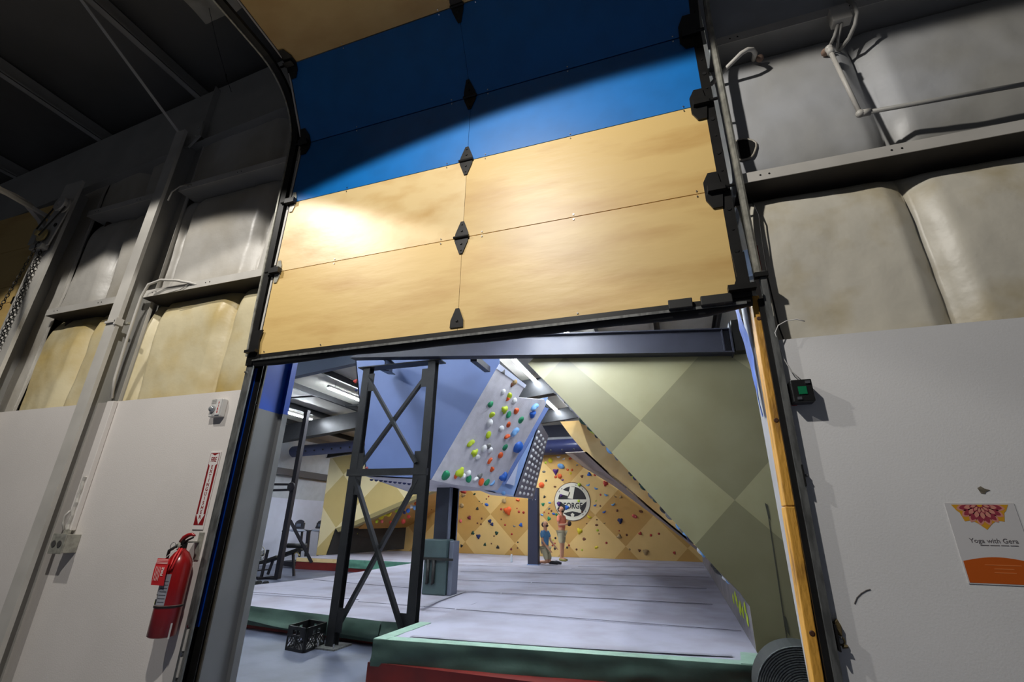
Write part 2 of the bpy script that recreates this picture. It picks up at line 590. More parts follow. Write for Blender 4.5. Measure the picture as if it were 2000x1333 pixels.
# ------------------------------------------------------------------ the overhead door
XL, XM, XR = -2.765, -1.19, 0.395
YD = 2.40
prof = [(YD + 0.01, 2.615), (YD, 3.285), (YD - 0.005, 3.93), (YD - 0.01, 4.545), (2.07, 5.125), (1.42, 5.19), (0.75, 5.22)]
door = T('overhead_door', 'tall sectional overhead door of birch and blue plywood, raised halfway', 'overhead door', ((XL + XR) / 2, YD, 2.6))
cols = [(plyw, plyw), (plyw_pale, plyw), (blue_p, blue_p), (blue_p, blue_p), (plyw, plyw), (plyw, plyw)]
lab = ['bottom', 'second', 'third, blue', 'fourth, dark blue', 'fifth', 'sixth']
for i in range(6):
    (ya, za), (yb, zb) = prof[i], prof[i + 1]
    d = V((0, yb - ya, zb - za))
    L = d.length
    d.normalize()
    n = V((0, -d.z, d.y))         # towards the hall
    if n.y > 0 and abs(n.y) > abs(n.z):
        n = -n
    if i >= 4 and n.z > 0:
        n = -n
    g = 0.003 if i != 3 else 0.005
    for k, (x0, x1) in enumerate(((XL, XM - 0.0012), (XM + 0.0012, XR))):
        a = V((0, ya, za)) + d * g
        c = V((0, ya, za)) + d * (L - g)
        mb = MB().prism([V((x0, a.y, a.z)), V((x1, a.y, a.z)), V((x1, c.y, c.z)), V((x0, c.y, c.z))], -n * 0.02)
        P('door_panel', mb, cols[i][k], door, label=('left ' if k == 0 else 'right ') + lab[i] + ' panel')
    # dark backing so the seams read dark
    a = V((0, ya, za)) - n * 0.025
    c = V((0, yb, zb)) - n * 0.025
    P('section_core', MB().prism([V((XL + .01, a.y, a.z)), V((XR - .01, a.y, a.z)), V((XR - .01, c.y, c.z)), V((XL + .01, c.y, c.z))], -n * 0.025), black_rub, door)
    if i in (0, 1, 2, 3, 4):
        pn = prof[i]
        for q, xx in enumerate((XL + 0.06, XL + 0.55, XM - 0.16, XM + 0.14, XM + 0.75, XR - 0.12)):
            if i == 0 and q in (2, 3):
                continue
            for sgn in (-1, 1):
                if i == 0 and sgn < 0:
                    continue
                cpt = V((xx, ya, za)) + d * (0.018 * sgn) + n * 0.001
                if sgn < 0:
                    (y0_, z0_) = prof[i - 1]
                    d0 = V((0, ya - y0_, za - z0_)).normalized()
                    cpt = V((xx, ya, za)) - d0 * 0.018 + n * 0.001
                P('screw', MB().cyl(cpt, cpt + n * 0.004, 0.005, 6), chrome, door)


def diamond(parent, x, y, z, d1, n, half=False, d0=None):
    d0 = d0 or d1
    c = V((x, y, z))
    X = V((1, 0, 0))
    w, h = 0.05, 0.105
    pts = []
    if half:
        out = [(-0.045, 0.0), (0.045, 0.0), (0.043, 0.05), (0.012, 0.13), (-0.012, 0.13), (-0.043, 0.05)]
        h_ = P('hinge', MB().prism([c + X * a + d1 * b + n * 0.002 for a, b in out], n * 0.006), black_st, parent)
        P('hinge_bolt', MB().cyl(c + d1 * 0.045 + n * 0.008, c + d1 * 0.045 + n * 0.014, 0.008, 8), black_st, h_)
        return
    up = [(-0.05, 0.0), (0.05, 0.0), (0.046, 0.035), (0.012, 0.125), (-0.012, 0.125), (-0.046, 0.035)]
    mb = MB().prism([c + X * a + d1 * b + n * 0.002 for a, b in up], n * 0.006)
    mb.prism([c + X * a - d0 * b + n * 0.002 for a, b in up], n * 0.006)
    h_ = P('hinge', mb, black_st, parent)
    P('hinge_barrel', MB().cyl(c - X * 0.055 + n * 0.012, c + X * 0.055 + n * 0.012, 0.011, 10), black_st, h_)
    for s_ in (1, -1):
        dd = d1 if s_ > 0 else -d0
        P('hinge_bolt', MB().cyl(c + dd * 0.05 + n * 0.008, c + dd * 0.05 + n * 0.014, 0.008, 8), black_st, h_)
        P('hinge_bolt', MB().cyl(c + dd * 0.1 + n * 0.008, c + dd * 0.1 + n * 0.013, 0.006, 8), black_st, h_)


def seam(i):
    (ya, za), (yb, zb) = prof[i], prof[min(i + 1, 6)]
    d1 = V((0, yb - ya, zb - za)).normalized()
    y0_, z0_ = prof[i - 1]
    d0 = V((0, ya - y0_, za - z0_)).normalized() if i else d1
    dm = (d0 + d1).normalized()
    n = V((0, -dm.z, dm.y))
    if n.y > 0:
        n = -n
    return ya, za, d1, d0, n


for i in range(0, 6):
    ya, za, d1, d0, n = seam(i)
    diamond(door, XM - 0.005, ya, za + (0.02 if i == 0 else 0), d1, n, half=(i == 0), d0=d0)
    if i == 0:
        continue
    for side, X0 in ((-1, XL), (1, XR)):
        # end hinge plate, roller carrier and roller
        c = V((X0 - side * 0.03, ya, za))
        w = 0.05
        plate = [(-w, 0), (-w, 0.06), (-0.02, 0.12), (0.03, 0.12), (0.045, 0.0)] if side > 0 else [(w, 0), (w, 0.06), (0.02, 0.12), (-0.03, 0.12), (-0.045, 0.0)]
        if side < 0 and i > 2 or side > 0:
            mb = MB().prism([c + V((a, 0, 0)) + d1 * b + n * 0.003 for a, b in plate], n * 0.01)
            mb.prism([c + V((a, 0, 0)) - d0 * b + n * 0.003 for a, b in plate], n * 0.01)
            hh = P('end_hinge', mb, black_st, door)
        else:
            mb = MB().prism([c + V((a * 0.55, 0, 0)) + d1 * b * 0.8 + n * 0.003 for a, b in plate], n * 0.005)
            mb.prism([c + V((a * 0.55, 0, 0)) - d0 * b * 0.8 + n * 0.003 for a, b in plate], n * 0.005)
            hh = P('end_hinge', mb, galv, door)
        cc = V((X0, ya, za)) + n * 0.022
        P('roller_carrier', MB().obox(cc - V((side * 0.02, 0, 0)), (0.045, 0, 0), d1 * 0.022, n * 0.018), black_st, hh)
        P('roller_pin', MB().cyl(cc, cc + V((side * 0.075, 0, 0)), 0.009, 8), black_st, hh)
# end stiles
for side, X0, w in ((-1, XL, 0.028), (1, XR, 0.055)):
    for i in range(6):
        (ya, za), (yb, zb) = prof[i], prof[i + 1]
        d1 = V((0, yb - ya, zb - za))
        n = V((0, -d1.z, d1.y)).normalized()
        if n.y > 0:
            n = -n
        a, c = V((0, ya, za)), V((0, yb, zb))
        xs = (X0 - w, X0) if side < 0 else (X0, X0 + w)
        st = P('end_stile', MB().prism([V((xs[0], a.y, a.z)), V((xs[1], a.y, a.z)), V((xs[1], c.y, c.z)), V((xs[0], c.y, c.z))], -n * 0.05), black_st, door)
        if side > 0:
            for k in range(4):
                q = a + (c - a) * (0.2 + 0.2 * k) + V((X0 + 0.03, 0, 0)) + n * 0.002
                P('stile_hole', MB().cyl(q, q + n * 0.002, 0.012 if k % 2 else 0.006, 10), mat('hole_black', rgb(6, 6, 6), rough=0.9), st)
        else:
            q0, q1 = a + d1 * 0.1 + V((X0 - 0.014, 0, 0)) + n * 0.002, a + d1 * 0.9 + V((X0 - 0.014, 0, 0)) + n * 0.002
            P('bright_edge_strip', MB().bar(q0, q1, 0.016, 0.003, n), white_paint, st)
# curved bottom corner plates
P('corner_bracket', MB().prism([(XR - 0.045, YD - 0.004, 2.60), (XR + 0.06, YD - 0.004, 2.60), (XR + 0.06, YD - 0.004, 2.86), (XR + 0.0, YD - 0.004, 2.86),
                                (XR + 0.005, YD - 0.004, 2.72), (XR - 0.02, YD - 0.004, 2.66)], (0, -0.01, 0)).box(XR - 0.05, XR + 0.08, YD - 0.05, YD - 0.01, 2.63, 2.66), black_st, door)
P('corner_bracket', MB().prism([(XL + 0.03, YD - 0.004, 2.58), (XL - 0.06, YD - 0.004, 2.58), (XL - 0.06, YD - 0.004, 2.80), (XL + 0.025, YD - 0.004, 2.80),
                                (XL + 0.01, YD - 0.004, 2.72)], (0, -0.008, 0)).box(XL - 0.07, XL + 0.03, YD - 0.045, YD - 0.01, 2.62, 2.64), black_st, door)
P('bottom_rail', MB().box(XL - 0.03, XR + 0.05, YD - 0.004, YD + 0.05, 2.575, 2.612), black_st, door)
P('bottom_seal', MB().grid(lambda u, v: V((XL - 0.02 + (XR - XL + 0.08) * u, YD + 0.0 + 0.05 * (1 - cos(v * pi)) / 2 + 0.01 * sin(u * 3),
                                           2.575 - 0.042 * sin(v * pi) - 0.012 * noise.noise(V((u * 6, 0, 0))) + (0.03 * max(0, u - 0.93) / 0.07))), 60, 8), black_rub, door, smooth=True)
P('seal_retainer', MB().box(XL - 0.02, XR + 0.03, YD - 0.008, YD - 0.003, 2.565, 2.58), galv_d, door)
for x0, x1 in ((0.05, 0.17), (0.21, 0.36)):
    P('bumper_pad', MB().box(x0, x1, YD - 0.035, YD - 0.004, 2.572, 2.625), black_rub, door, bevel=0.004)

# ------------------------------------------------------------------ tracks
def sweep(path, sec):
    """sec: list of (dx, dn) section points; dn is measured towards the hall / downwards"""
    vs = []
    k = len(path)
    for i, p in enumerate(path):
        t = (path[min(i + 1, k - 1)] - path[max(i - 1, 0)]).normalized()
        n = V((0, -t.z, t.y))
        for (a, b) in sec:
            vs.append(p + V((a, 0, 0)) + n * b)
    m_ = len(sec)
    fs = [(i * m_ + j, i * m_ + (j + 1) % m_, (i + 1) * m_ + (j + 1) % m_, (i + 1) * m_ + j) for i in range(k - 1) for j in range(m_)]
    fs += [tuple(range(m_)), tuple(reversed(range((k - 1) * m_, k * m_)))]
    return MB().add(vs, fs)


def arcpath(x, z0, y0=2.44, zt=4.52, R=0.5, yend=-1.2, z_end=0.08):
    pts = [V((x, y0, z0)), V((x, 2.42, 3.0)), V((x, 2.385, zt - 0.25)), V((x, 2.375, zt))]
    for i in range(1, 13):
        a = (pi / 2) * i / 12
        pts.append(V((x, 2.375 - R * (1 - cos(a)) * 1.05, zt + R * 1.14 * sin(a))))
    pts.append(V((x, yend, zt + R * 1.14 + z_end)))
    return pts


lt = T('door_track', 'black left track of the overhead door with a bright metal edge', 'door track', (-2.85, 2.44, 0), 'tracks of the overhead door')
P('channel', sweep(arcpath(-2.85, 2.55), [(-0.028, -0.02), (0.03, -0.02), (0.03, 0.012), (-0.028, 0.012)]), black_st, lt)
P('channel_lip', sweep(arcpath(-2.882, 2.62), [(-0.008, -0.01), (0.006, -0.01), (0.006, 0.02), (-0.008, 0.02)]), galv, lt)
P('wall_angle', MB().box(-2.872, -2.812, 2.437, 2.449, 0, 2.62), galv_d, lt)
P('lower_channel', MB().box(-2.95, -2.795, 2.51, 2.515, 0, 2.6).box(-2.872, -2.868, 2.449, 2.51, 0, 2.6), black_st, lt)
P('slotted_bracket', MB().box(-2.846, -2.832, 2.43, 2.437, 0.66, 0.76).box(-2.846, -2.832, 2.43, 2.437, 0.79, 0.90), white_paint, lt)
for z_ in (0.64, 0.775, 0.915):
    P('bolt', MB().cyl((-2.84, 2.437, z_), (-2.84, 2.425, z_), 0.008, 8), chrome, lt)
for z_ in (2.5, 2.56):
    P('bolt', MB().cyl((-2.865, 2.437, z_), (-2.865, 2.427, z_), 0.006, 8), chrome, lt)

rt = T('door_track', 'galvanised right track of the overhead door, pipe-like above and dull below', 'door track', (0.5, 2.44, 0), 'tracks of the overhead door')
P('upper_channel', sweep(arcpath(0.505, 2.72, y0=2.425), [(-0.016, -0.02), (0.018, -0.02), (0.018, 0.012), (0.006, 0.024), (-0.006, 0.024), (-0.016, 0.012)]), galv, rt)
P('lower_channel', MB().prism([(0.475, 2.41, 0), (0.502, 2.41, 0), (0.538, 2.41, 2.745), (0.511, 2.41, 2.745)], (0, 0.039, 0)), galv_d, rt)
P('joint_clip', MB().box(0.485, 0.548, 2.395, 2.43, 2.71, 2.735), black_st, rt)
P('channel_shadow_side', MB().prism([(0.452, 2.43, 0), (0.48, 2.43, 0), (0.513, 2.43, 2.6), (0.485, 2.43, 2.6)], (0, 0.07, 0)), black_st, rt)  # black strip stands in for shade in the gap beside the channel
for px, py in ((1567, 930), (1632, 1245)):
    q = aty(px, py, 2.43)
    P('mounting_plate', MB().box(q.x - 0.002, q.x + 0.004, 2.40, 2.449, q.z - 0.045, q.z + 0.045), black_st, rt)
    P('bolt', MB().cyl((q.x + 0.004, 2.42, q.z), (q.x + 0.018, 2.42, q.z), 0.006, 8), galv_d, rt)

# jambs
lj = T('door_jamb_column', 'steel jamb column left of the opening, blue above and grey below', 'column', (-2.8, 2.65, 0))
zb = 2.26
dgrey = mat('dark_grey_paint', rgb(112, 114, 116), rough=0.5, var=0.1)
dblue = mat('royal_blue_paint', rgb(0, 66, 170), rough=0.4, var=0.12)
P('grey_web', MB().box(-2.81, -2.80, 2.55, 2.75, 0, zb), dgrey, lj)
P('blue_web', MB().box(-2.81, -2.80, 2.55, 2.75, zb, 3.2), dblue, lj)
P('back_flange', MB().box(-2.86, -2.768, 2.75, 2.80, 0, zb), dgrey, lj)
P('back_flange', MB().box(-2.86, -2.768, 2.75, 2.80, zb, 3.2), dblue, lj)
P('front_flange', MB().box(-2.85, -2.797, 2.54, 2.55, 0, 3.2), mat('dark_brown_steel', rgb(70, 64, 54), rough=0.5, var=0.3, vscale=14), lj)
P('blue_spill_strip', MB().box(-2.863, -2.843, 2.50, 2.509, 0.9, 2.55), dblue, lj)  # blue strip stands in for light spilling past the jamb
P('rivet', MB().cyl((-2.815, 2.54, 2.28), (-2.815, 2.532, 2.28), 0.008, 8), chrome, lj)
P('rivet', MB().cyl((-2.815, 2.54, 1.13), (-2.815, 2.532, 1.13), 0.008, 8), black_st, lj)

def stud(u, v):
    x = 0.435 + 0.045 * u
    z = 2.63 * v
    return x, z


pine = mat('worn_pine', rgb(212, 156, 60), rough=0.6, col2=rgb(96, 58, 18), vscale=7, lo=0.5, hi=0.74, stretch=(2.5, 2.5, 0.6), bump=0.3, bscale=30, detail=7)
sj = T('jamb_stud', 'worn yellow pine stud lining the right side of the opening', 'wooden stud', (0.455, 2.5, 0))
P('stud_board', MB().prism([(0.402, 2.45, 0), (0.436, 2.45, 0), (0.475, 2.45, 1.60), (0.436, 2.45, 1.60)], (0, 0.1, 0)), pine, sj, bevel=0.004)
P('stud_board', MB().prism([(0.438, 2.45, 1.603), (0.477, 2.45, 1.603), (0.497, 2.45, 2.63), (0.457, 2.45, 2.63)], (0, 0.1, 0)), pine, sj, bevel=0.004)
for z_ in (1.12, 0.62, 1.98, 2.5):
    P('knot', MB().lathe([(0.0, 0), (0.011, 0.0), (0.008, 0.002), (0, 0.002)], (0.424 + 0.021 * z_, 2.449, z_), 10, (0, -1, 0)), mat('dark_knot', rgb(70, 38, 14)), sj)
S('trim_1', MB().box(0.448, 0.53, 2.56, 2.72, 0, 2.75), mat('pale_grey_trim', rgb(168, 168, 172), rough=0.5, var=0.12))
S('trim_2', MB().box(0.465, 0.53, 2.62, 2.80, 0, 2.75), mat('grey_trim', rgb(126, 124, 128), rough=0.5, var=0.25))
O('blue_plastic_sheet', MB().grid(lambda u, v: V((0.442 - 0.03 * v - 0.012 * sin(v * 7 + 1) * (1 - u) + 0.006 * noise.noise(V((u * 3, v * 6, 0))), 2.565 + 0.15 * u * (0.35 + 0.65 * v), 2.03 + 0.68 * v)), 8, 30),
  mat('blue_plastic', rgb(58, 108, 214), rough=0.35, var=0.2, vscale=6), 'blue plastic sheet stapled down the right jamb beneath the door', 'plastic sheet', smooth=True)

# ------------------------------------------------------------------ left bay door with its hoist
ld = T('overhead_door', 'second plywood door with blue band, cut off by the left frame edge', 'overhead door', (-7.5, 2.5, 2.6))
zz = [2.62, 3.0, 3.52, 3.72, 4.2, 4.72]
for i in range(5):
    m_ = blue_p if i in (0,) else plyw
    P('door_panel', MB().box(-9.3, -6.02, 2.40, 2.43, zz[i] + 0.003, zz[i + 1] - 0.003), m_, ld, label='blue lower panel' if i == 0 else None)
P('bottom_rail', MB().box(-9.3, -6.0, 2.40, 2.44, 2.58, 2.62), black_st, ld)
for z_ in (3.0, 3.52, 4.2, 4.72):
    P('end_hinge', MB().box(-6.12, -6.0, 2.375, 2.40, z_ - 0.04, z_ + 0.04), black_st, ld)
gt = T('door_track', 'curved white track of the left door, sweeping into the roof', 'door track', (-6.0, 2.4, 0))
tr = [aty(97, 470, 2.34), aty(80, 430, 2.28), aty(55, 400, 2.1), aty(25, 382, 1.9), aty(-20, 362, 1.65)]
P('curved_rail', MB().tube(tr, 0.035, 4), white_paint, gt)
P('straight_rail', MB().tube([aty(110, 432, 2.36), aty(60, 405, 2.1), aty(10, 376, 1.75), aty(-30, 350, 1.5)], 0.022, 4), white_paint, gt)
a_, b_ = aty(100, 484, 2.34), aty(-90, 905, 2.34)
P('vertical_rail', MB().tube([V((-5.82, 2.33, 4.02)), V((-5.82, 2.33, 0))], 0.048, 12), white_paint, gt, smooth=True)
h = T('chain_hoist', 'white chain hoist bracket with pulley wheels on the far left column', 'chain hoist', (-5.7, 2.28, 4.2))
P('bracket_plate', MB().prism([(-5.90, 2.27, 4.02), (-5.66, 2.27, 4.02), (-5.60, 2.27, 4.32), (-5.56, 2.27, 4.52), (-5.74, 2.27, 4.62), (-5.84, 2.27, 4.4)], (0, 0.012, 0)), white_paint, h)
P('pulley_wheel', MB().lathe([(0.0, 0), (0.078, 0), (0.084, 0.012), (0.07, 0.02), (0.07, 0.035), (0.084, 0.042), (0.08, 0.055), (0.03, 0.055), (0.024, 0.04), (0, 0.04)], (-5.545, 2.23, 4.42), 28, (0, -1, 0)), white_paint, h)
sp_ = P('sprocket', MB().lathe([(0, 0), (0.07, 0), (0.075, 0.015), (0.03, 0.03), (0.028, 0.06), (0, 0.06)], (-5.76, 2.25, 4.13), 20, (0, -1, 0)), mat('brass_paint', rgb(190, 168, 110), rough=0.4), h)
P('drive_belt', MB().tube([(-5.80, 2.20, 4.18), (-5.62, 2.20, 4.47)], 0.008, 6).tube([(-5.71, 2.20, 4.09), (-5.47, 2.20, 4.38)], 0.008, 6), black_rub, h)
P('guard', MB().box(-5.94, -5.85, 2.24, 2.31, 4.05, 4.24).box(-5.88, -5.7, 2.24, 2.3, 3.98, 4.03), white_grey, h)
P('hub_hole', MB().cyl((-5.67, 2.268, 4.25), (-5.67, 2.262, 4.25), 0.022, 12), black_st, h)
c = O('hoist_chain', chain_mb(aty(78, 470, 2.25), aty(-60, 700, 2.1), sag=0.04), black_st, 'dark hanging chain swinging left of the hoist, over the plywood', 'chain')
c = O('hoist_chain', chain_mb((-5.755, 2.28, 4.0), (-5.745, 2.28, 0.5), sag=0), black_st, 'dark chain running straight down between rail and column', 'chain')
O('column_side_pipe', MB().cyl((-5.50, 2.60, 2.4), (-5.50, 2.60, 4.8), 0.03, 10), mat('rust_brown_paint', rgb(70, 52, 44), rough=0.6, var=0.3), 'dark brown pipe in the shadow right of the far left column', 'pipe')

# ------------------------------------------------------------------ conduit, box, alarm, sign, extinguisher (left wall)
cond = T('electrical_conduit', 'grey flexible conduit bending out of the white column', 'conduit', (-4.2, 2.42, 2.9))
q = [aty(218, 778, 2.43), aty(224, 740, 2.42), aty(245, 672, 2.40), aty(262, 620, 2.38), aty(276, 580, 2.37), aty(290, 556, 2.37), aty(315, 547, 2.38), aty(345, 548, 2.40), aty(372, 553, 2.43), aty(386, 557, 2.45)]
P('cable_sheath', MB().tube(q, 0.011, 8), white_paint, cond, smooth=True)
P('thin_wire', MB().tube([aty(330, 572, 2.43), aty(352, 566, 2.43), aty(372, 553, 2.43)], 0.004, 5), white_grey, cond)
P('strap', MB().box(-4.30, -4.24, 2.38, 2.40, 3.03, 3.05), galv, cond)
O('looped_wire', MB().tube([aty(328, 392, 2.3), aty(336, 375, 2.3), aty(352, 364, 2.32), aty(372, 360, 2.4)], 0.006, 6), white_paint, 'thin white wire looping across the column near its top', 'wire', smooth=True)
ch = T('wire_raceway', 'flat white raceway strip running down beside the left column', 'raceway', (-4.2, 2.43, 1.9))
A0, A1 = aty(222, 784, 2.43), aty(143, 1042, 2.43)
P('cover', MB().bar((-4.185, 2.43, 2.37), (-4.185, 2.43, 1.42), 0.075, 0.035, (0, 1, 0)), drywall, ch, bevel=0.004)
P('flexible_sleeve', MB().tube([(-4.17 + 0.004 * sin(i * 2), 2.405, 1.40 + i * 0.03) for i in range(14)], 0.012, 8, rs=[0.012 if i % 2 else 0.010 for i in range(14)]), white_paint, ch)
P('flexible_sleeve', MB().tube([(-4.2, 2.405, 1.42), (-4.222, 2.395, 1.47), (-4.215, 2.39, 1.52), (-4.195, 2.40, 1.55)], 0.008, 8), white_paint, ch, smooth=True)
jb = T('junction_box', 'bare steel junction box at the end of the raceway on the left wall', 'junction box', (-4.24, 2.42, 1.33))
P('box_body', MB().box(-4.20, -4.07, 2.36, 2.449, 1.275, 1.395), galv, jb, bevel=0.004)
P('cover_plate', MB().box(-4.205, -4.065, 2.352, 2.36, 1.27, 1.40), galv, jb, bevel=0.002)
for dx in (-0.03, 0.03):
    P('outlet_face', MB().cyl((-4.135 + dx, 2.352, 1.335), (-4.135 + dx, 2.347, 1.335), 0.021, 16), mat('dark_outlet', rgb(70, 68, 66), rough=0.4), jb)
P('conduit_connector', MB().cyl((-4.17, 2.405, 1.395), (-4.17, 2.405, 1.425), 0.016, 10).cyl((-4.14, 2.405, 1.395), (-4.14, 2.405, 1.42), 0.012, 10), galv, jb)

al = T('fire_alarm_strobe', 'small white fire alarm strobe high on the drywall by the door track', 'fire alarm', (-3.02, 2.44, 2.22))
q0, q1 = aty(409, 812, 2.41), aty(440, 776, 2.41)
cx_, cz_ = -3.035, 2.245
P('housing', MB().box(cx_ - 0.055, cx_ + 0.055, 2.405, 2.449, cz_ - 0.065, cz_ + 0.065), mat('alarm_white', rgb(214, 212, 208), rough=0.35), al, bevel=0.008)
P('lens', MB().lathe([(0.0, 0), (0.026, 0), (0.024, 0.012), (0.014, 0.024), (0, 0.028)], (cx_ - 0.022, 2.405, cz_ - 0.01), 16, (0, -1, 0)), mat('clear_lens', rgb(180, 184, 186), rough=0.08, metal=0.5), al, smooth=True)
for i in range(5):
    P('speaker_slot', MB().box(cx_ - 0.045, cx_ - 0.002, 2.4035, 2.405, cz_ + 0.028 + i * 0.007, cz_ + 0.031 + i * 0.007), white_grey, al)
P('vertical_rib', MB().box(cx_ + 0.008, cx_ + 0.05, 2.400, 2.405, cz_ - 0.055, cz_ + 0.06), mat('alarm_white', rgb(214, 212, 208)), al, bevel=0.002)
red_ink = mat('dark_red_ink', rgb(132, 14, 18), rough=0.5)
for i, chh in enumerate('FIRE'):
    P('letter', text_mb(chh, 0.022, (cx_ + 0.03, 2.3992, cz_ + 0.03 - i * 0.021), bold=0.0006), mat('red_letter', rgb(190, 30, 30)), al)

sg = T('fire_extinguisher_sign', 'tall narrow red and white FIRE EXTINGUISHER sign with down arrow', 'sign', (-2.975, 2.445, 1.69))
sx, w_ = -2.975, 0.048
zt_, zb_ = 1.945, 1.445
P('sign_plate', MB().box(sx - w_, sx + w_, 2.4435, 2.449, zb_, zt_), mat('sign_white', rgb(222, 216, 212), rough=0.3), sg, bevel=0.004)
zi0, zi1 = zb_ + 0.028, zt_ - 0.012
P('red_field', MB().prism([(sx - w_ + 0.007, 2.4434, zi0), (sx + w_ - 0.007, 2.4434, zi0), (sx + w_ - 0.007, 2.4434, zi1), (sx - w_ + 0.007, 2.4434, zi1)], (0, -0.0008, 0)), red_ink, sg)
ar = [(0, zi0 + 0.004), (0.036, zi0 + 0.066), (0.024, zi0 + 0.066), (0.024, zi1 - 0.085), (0.038, zi1 - 0.072), (0.038, zi1 - 0.004), (0.03, zi1 - 0.004), (0, zi1 - 0.018),
      (-0.03, zi1 - 0.004), (-0.038, zi1 - 0.004), (-0.038, zi1 - 0.072), (-0.024, zi1 - 0.085), (-0.024, zi0 + 0.066), (-0.036, zi0 + 0.066)]
P('white_arrow', MB().prism([(sx + a, 2.4425, z) for a, z in ar], (0, -0.0006, 0)), mat('sign_white', rgb(222, 216, 212)), sg)
P('lettering', text_mb('FIRE', 0.044, (sx, 2.4415, zi1 - 0.045), bold=0.0012, xs=0.62), red_ink, sg)
for i, chh in enumerate('EXTINGUISHER'):
    P('letter', text_mb(chh, 0.031, (sx, 2.4415, zi1 - 0.094 - i * 0.0288), bold=0.0008), red_ink, sg)

ex = T('fire_extinguisher', 'red fire extinguisher hung on the left wall below its sign', 'fire extinguisher', (-3.06, 2.36, 0.85))
ex_red = mat('extinguisher_red', rgb(158, 10, 12), rough=0.32, coat=0.5, var=0.15, vscale=2)
R_ = 0.073
ez0, ez1 = 0.865, 1.275
cx_, cy_ = -2.957, 2.365
tank = P('tank', MB().lathe([(0.0, 0.004), (R_ - 0.012, 0), (R_, 0.008), (R_, ez1 - ez0 - 0.03), (R_ - 0.01, ez1 - ez0), (R_ * 0.55, ez1 - ez0 + 0.04), (0.02, ez1 - ez0 + 0.055), (0.016, ez1 - ez0 + 0.08), (0, ez1 - ez0 + 0.08)], (cx_, cy_, ez0), 36), ex_red, ex, smooth=True)


def arcpatch(a0, a1, z0, z1, r, nn=14):
    return MB().grid(lambda u, v: V((cx_ + r * cos(a0 + (a1 - a0) * u), cy_ + r * sin(a0 + (a1 - a0) * u), z0 + (z1 - z0) * v)), nn, 2)


P('label_sheet', arcpatch(radians(-128), radians(-58), 1.035, 1.20, R_ + 0.0008), mat('label_grey', rgb(150, 152, 160), rough=0.4), tank)
for i in range(7):
    P('label_text_line', arcpatch(radians(-98), radians(-62), 1.05 + i * 0.018, 1.054 + i * 0.018, R_ + 0.0014), mat('label_ink', rgb(70, 70, 80)), tank)
P('label_picture', arcpatch(radians(-127), radians(-102), 1.037, 1.09, R_ + 0.0014), mat('label_black', rgb(30, 32, 30)), tank)
P('label_picture', arcpatch(radians(-125), radians(-105), 1.065, 1.085, R_ + 0.002), mat('sign_white', rgb(222, 216, 212)), tank)
P('label_picture', arcpatch(radians(-127), radians(-117), 1.039, 1.055, R_ + 0.002), mat('label_lime', rgb(190, 200, 40)), tank)
P('strap_band', MB().lathe([(R_ + 0.001, 0), (R_ + 0.003, 0), (R_ + 0.003, 0.008), (R_ + 0.001, 0.008)], (cx_, cy_, 1.02), 36), black_rub, ex)
P('strap_bright_ring', MB().lathe([(R_ + 0.001, 0), (R_ + 0.002, 0), (R_ + 0.002, 0.003), (R_ + 0.001, 0.003)], (cx_, cy_, 1.03), 36), galv, ex)  # thin galvanised ring just above the strap
P('valve_body', MB().cyl((cx_, cy_, ez1 + 0.05), (cx_, cy_, ez1 + 0.11), 0.019, 14), black_st, ex)
P('pressure_gauge', MB().lathe([(0, 0), (0.022, 0), (0.022, 0.01), (0.018, 0.012), (0, 0.012)], (cx_ - 0.01, cy_ - 0.02, ez1 + 0.075), 16, (-0.5, -1, 0)), galv, ex)
hd = [(cx_ + 0.0, ez1 + 0.10), (cx_ + 0.03, ez1 + 0.135), (cx_ + 0.075, ez1 + 0.148), (cx_ + 0.10, ez1 + 0.14)]
P('carry_handle', MB().tube([(x, cy_ - 0.01, z) for x, z in [(cx_ - 0.02, ez1 + 0.10), (cx_ + 0.0, ez1 + 0.125), (cx_ + 0.03, ez1 + 0.14), (cx_ + 0.06, ez1 + 0.145), (cx_ + 0.085, ez1 + 0.138)]], 0.010, 8, rs=[0.013, 0.014, 0.013, 0.010, 0.006]), ex_red, ex, smooth=True)
P('squeeze_lever', MB().tube([(cx_, cy_ - 0.01, ez1 + 0.085), (cx_ + 0.03, cy_ - 0.01, ez1 + 0.11), (cx_ + 0.075, cy_ - 0.01, ez1 + 0.128)], 0.006, 6), black_st, ex, smooth=True)
P('pin_ring', MB().tube([(cx_ - 0.045 + 0.022 * cos(a), cy_ - 0.035, ez1 + 0.075 + 0.022 * sin(a)) for a in [2 * pi * k / 14 for k in range(14)]], 0.002, 5, closed=True), chrome, ex)
P('hose', MB().tube([(cx_ - 0.015, cy_ - 0.03, ez1 + 0.08), (cx_ - 0.06, cy_ - 0.04, ez1 + 0.05), (cx_ - 0.075, cy_ - 0.03, ez1 + 0.0), (cx_ - 0.077, cy_ - 0.01, ez1 - 0.08)], 0.009, 8), black_rub, ex, smooth=True)
tag = P('inspection_tag', MB().grid(lambda u, v: V((cx_ - 0.075 + 0.105 * u - 0.0 * v, cy_ - 0.088 - 0.006 * sin(v * 3), 1.14 + 0.145 * v)), 6, 8), mat('tag_red', rgb(206, 40, 44), rough=0.5), ex)
P('tag_heading', text_mb('FIRE', 0.026, (cx_ - 0.0, cy_ - 0.0955, 1.215), X=(0, 0, 1), Y=(-1, 0, 0), bold=0.0008), mat('tag_print', rgb(238, 214, 208)), tag)
for i in range(4):
    P('tag_print_line', MB().box(cx_ - 0.07 + 0.0 * i, cx_ + 0.025, cy_ - 0.0955, cy_ - 0.095, 1.257 + i * 0.007, 1.2595 + i * 0.007), mat('tag_print', rgb(238, 214, 208)), tag)
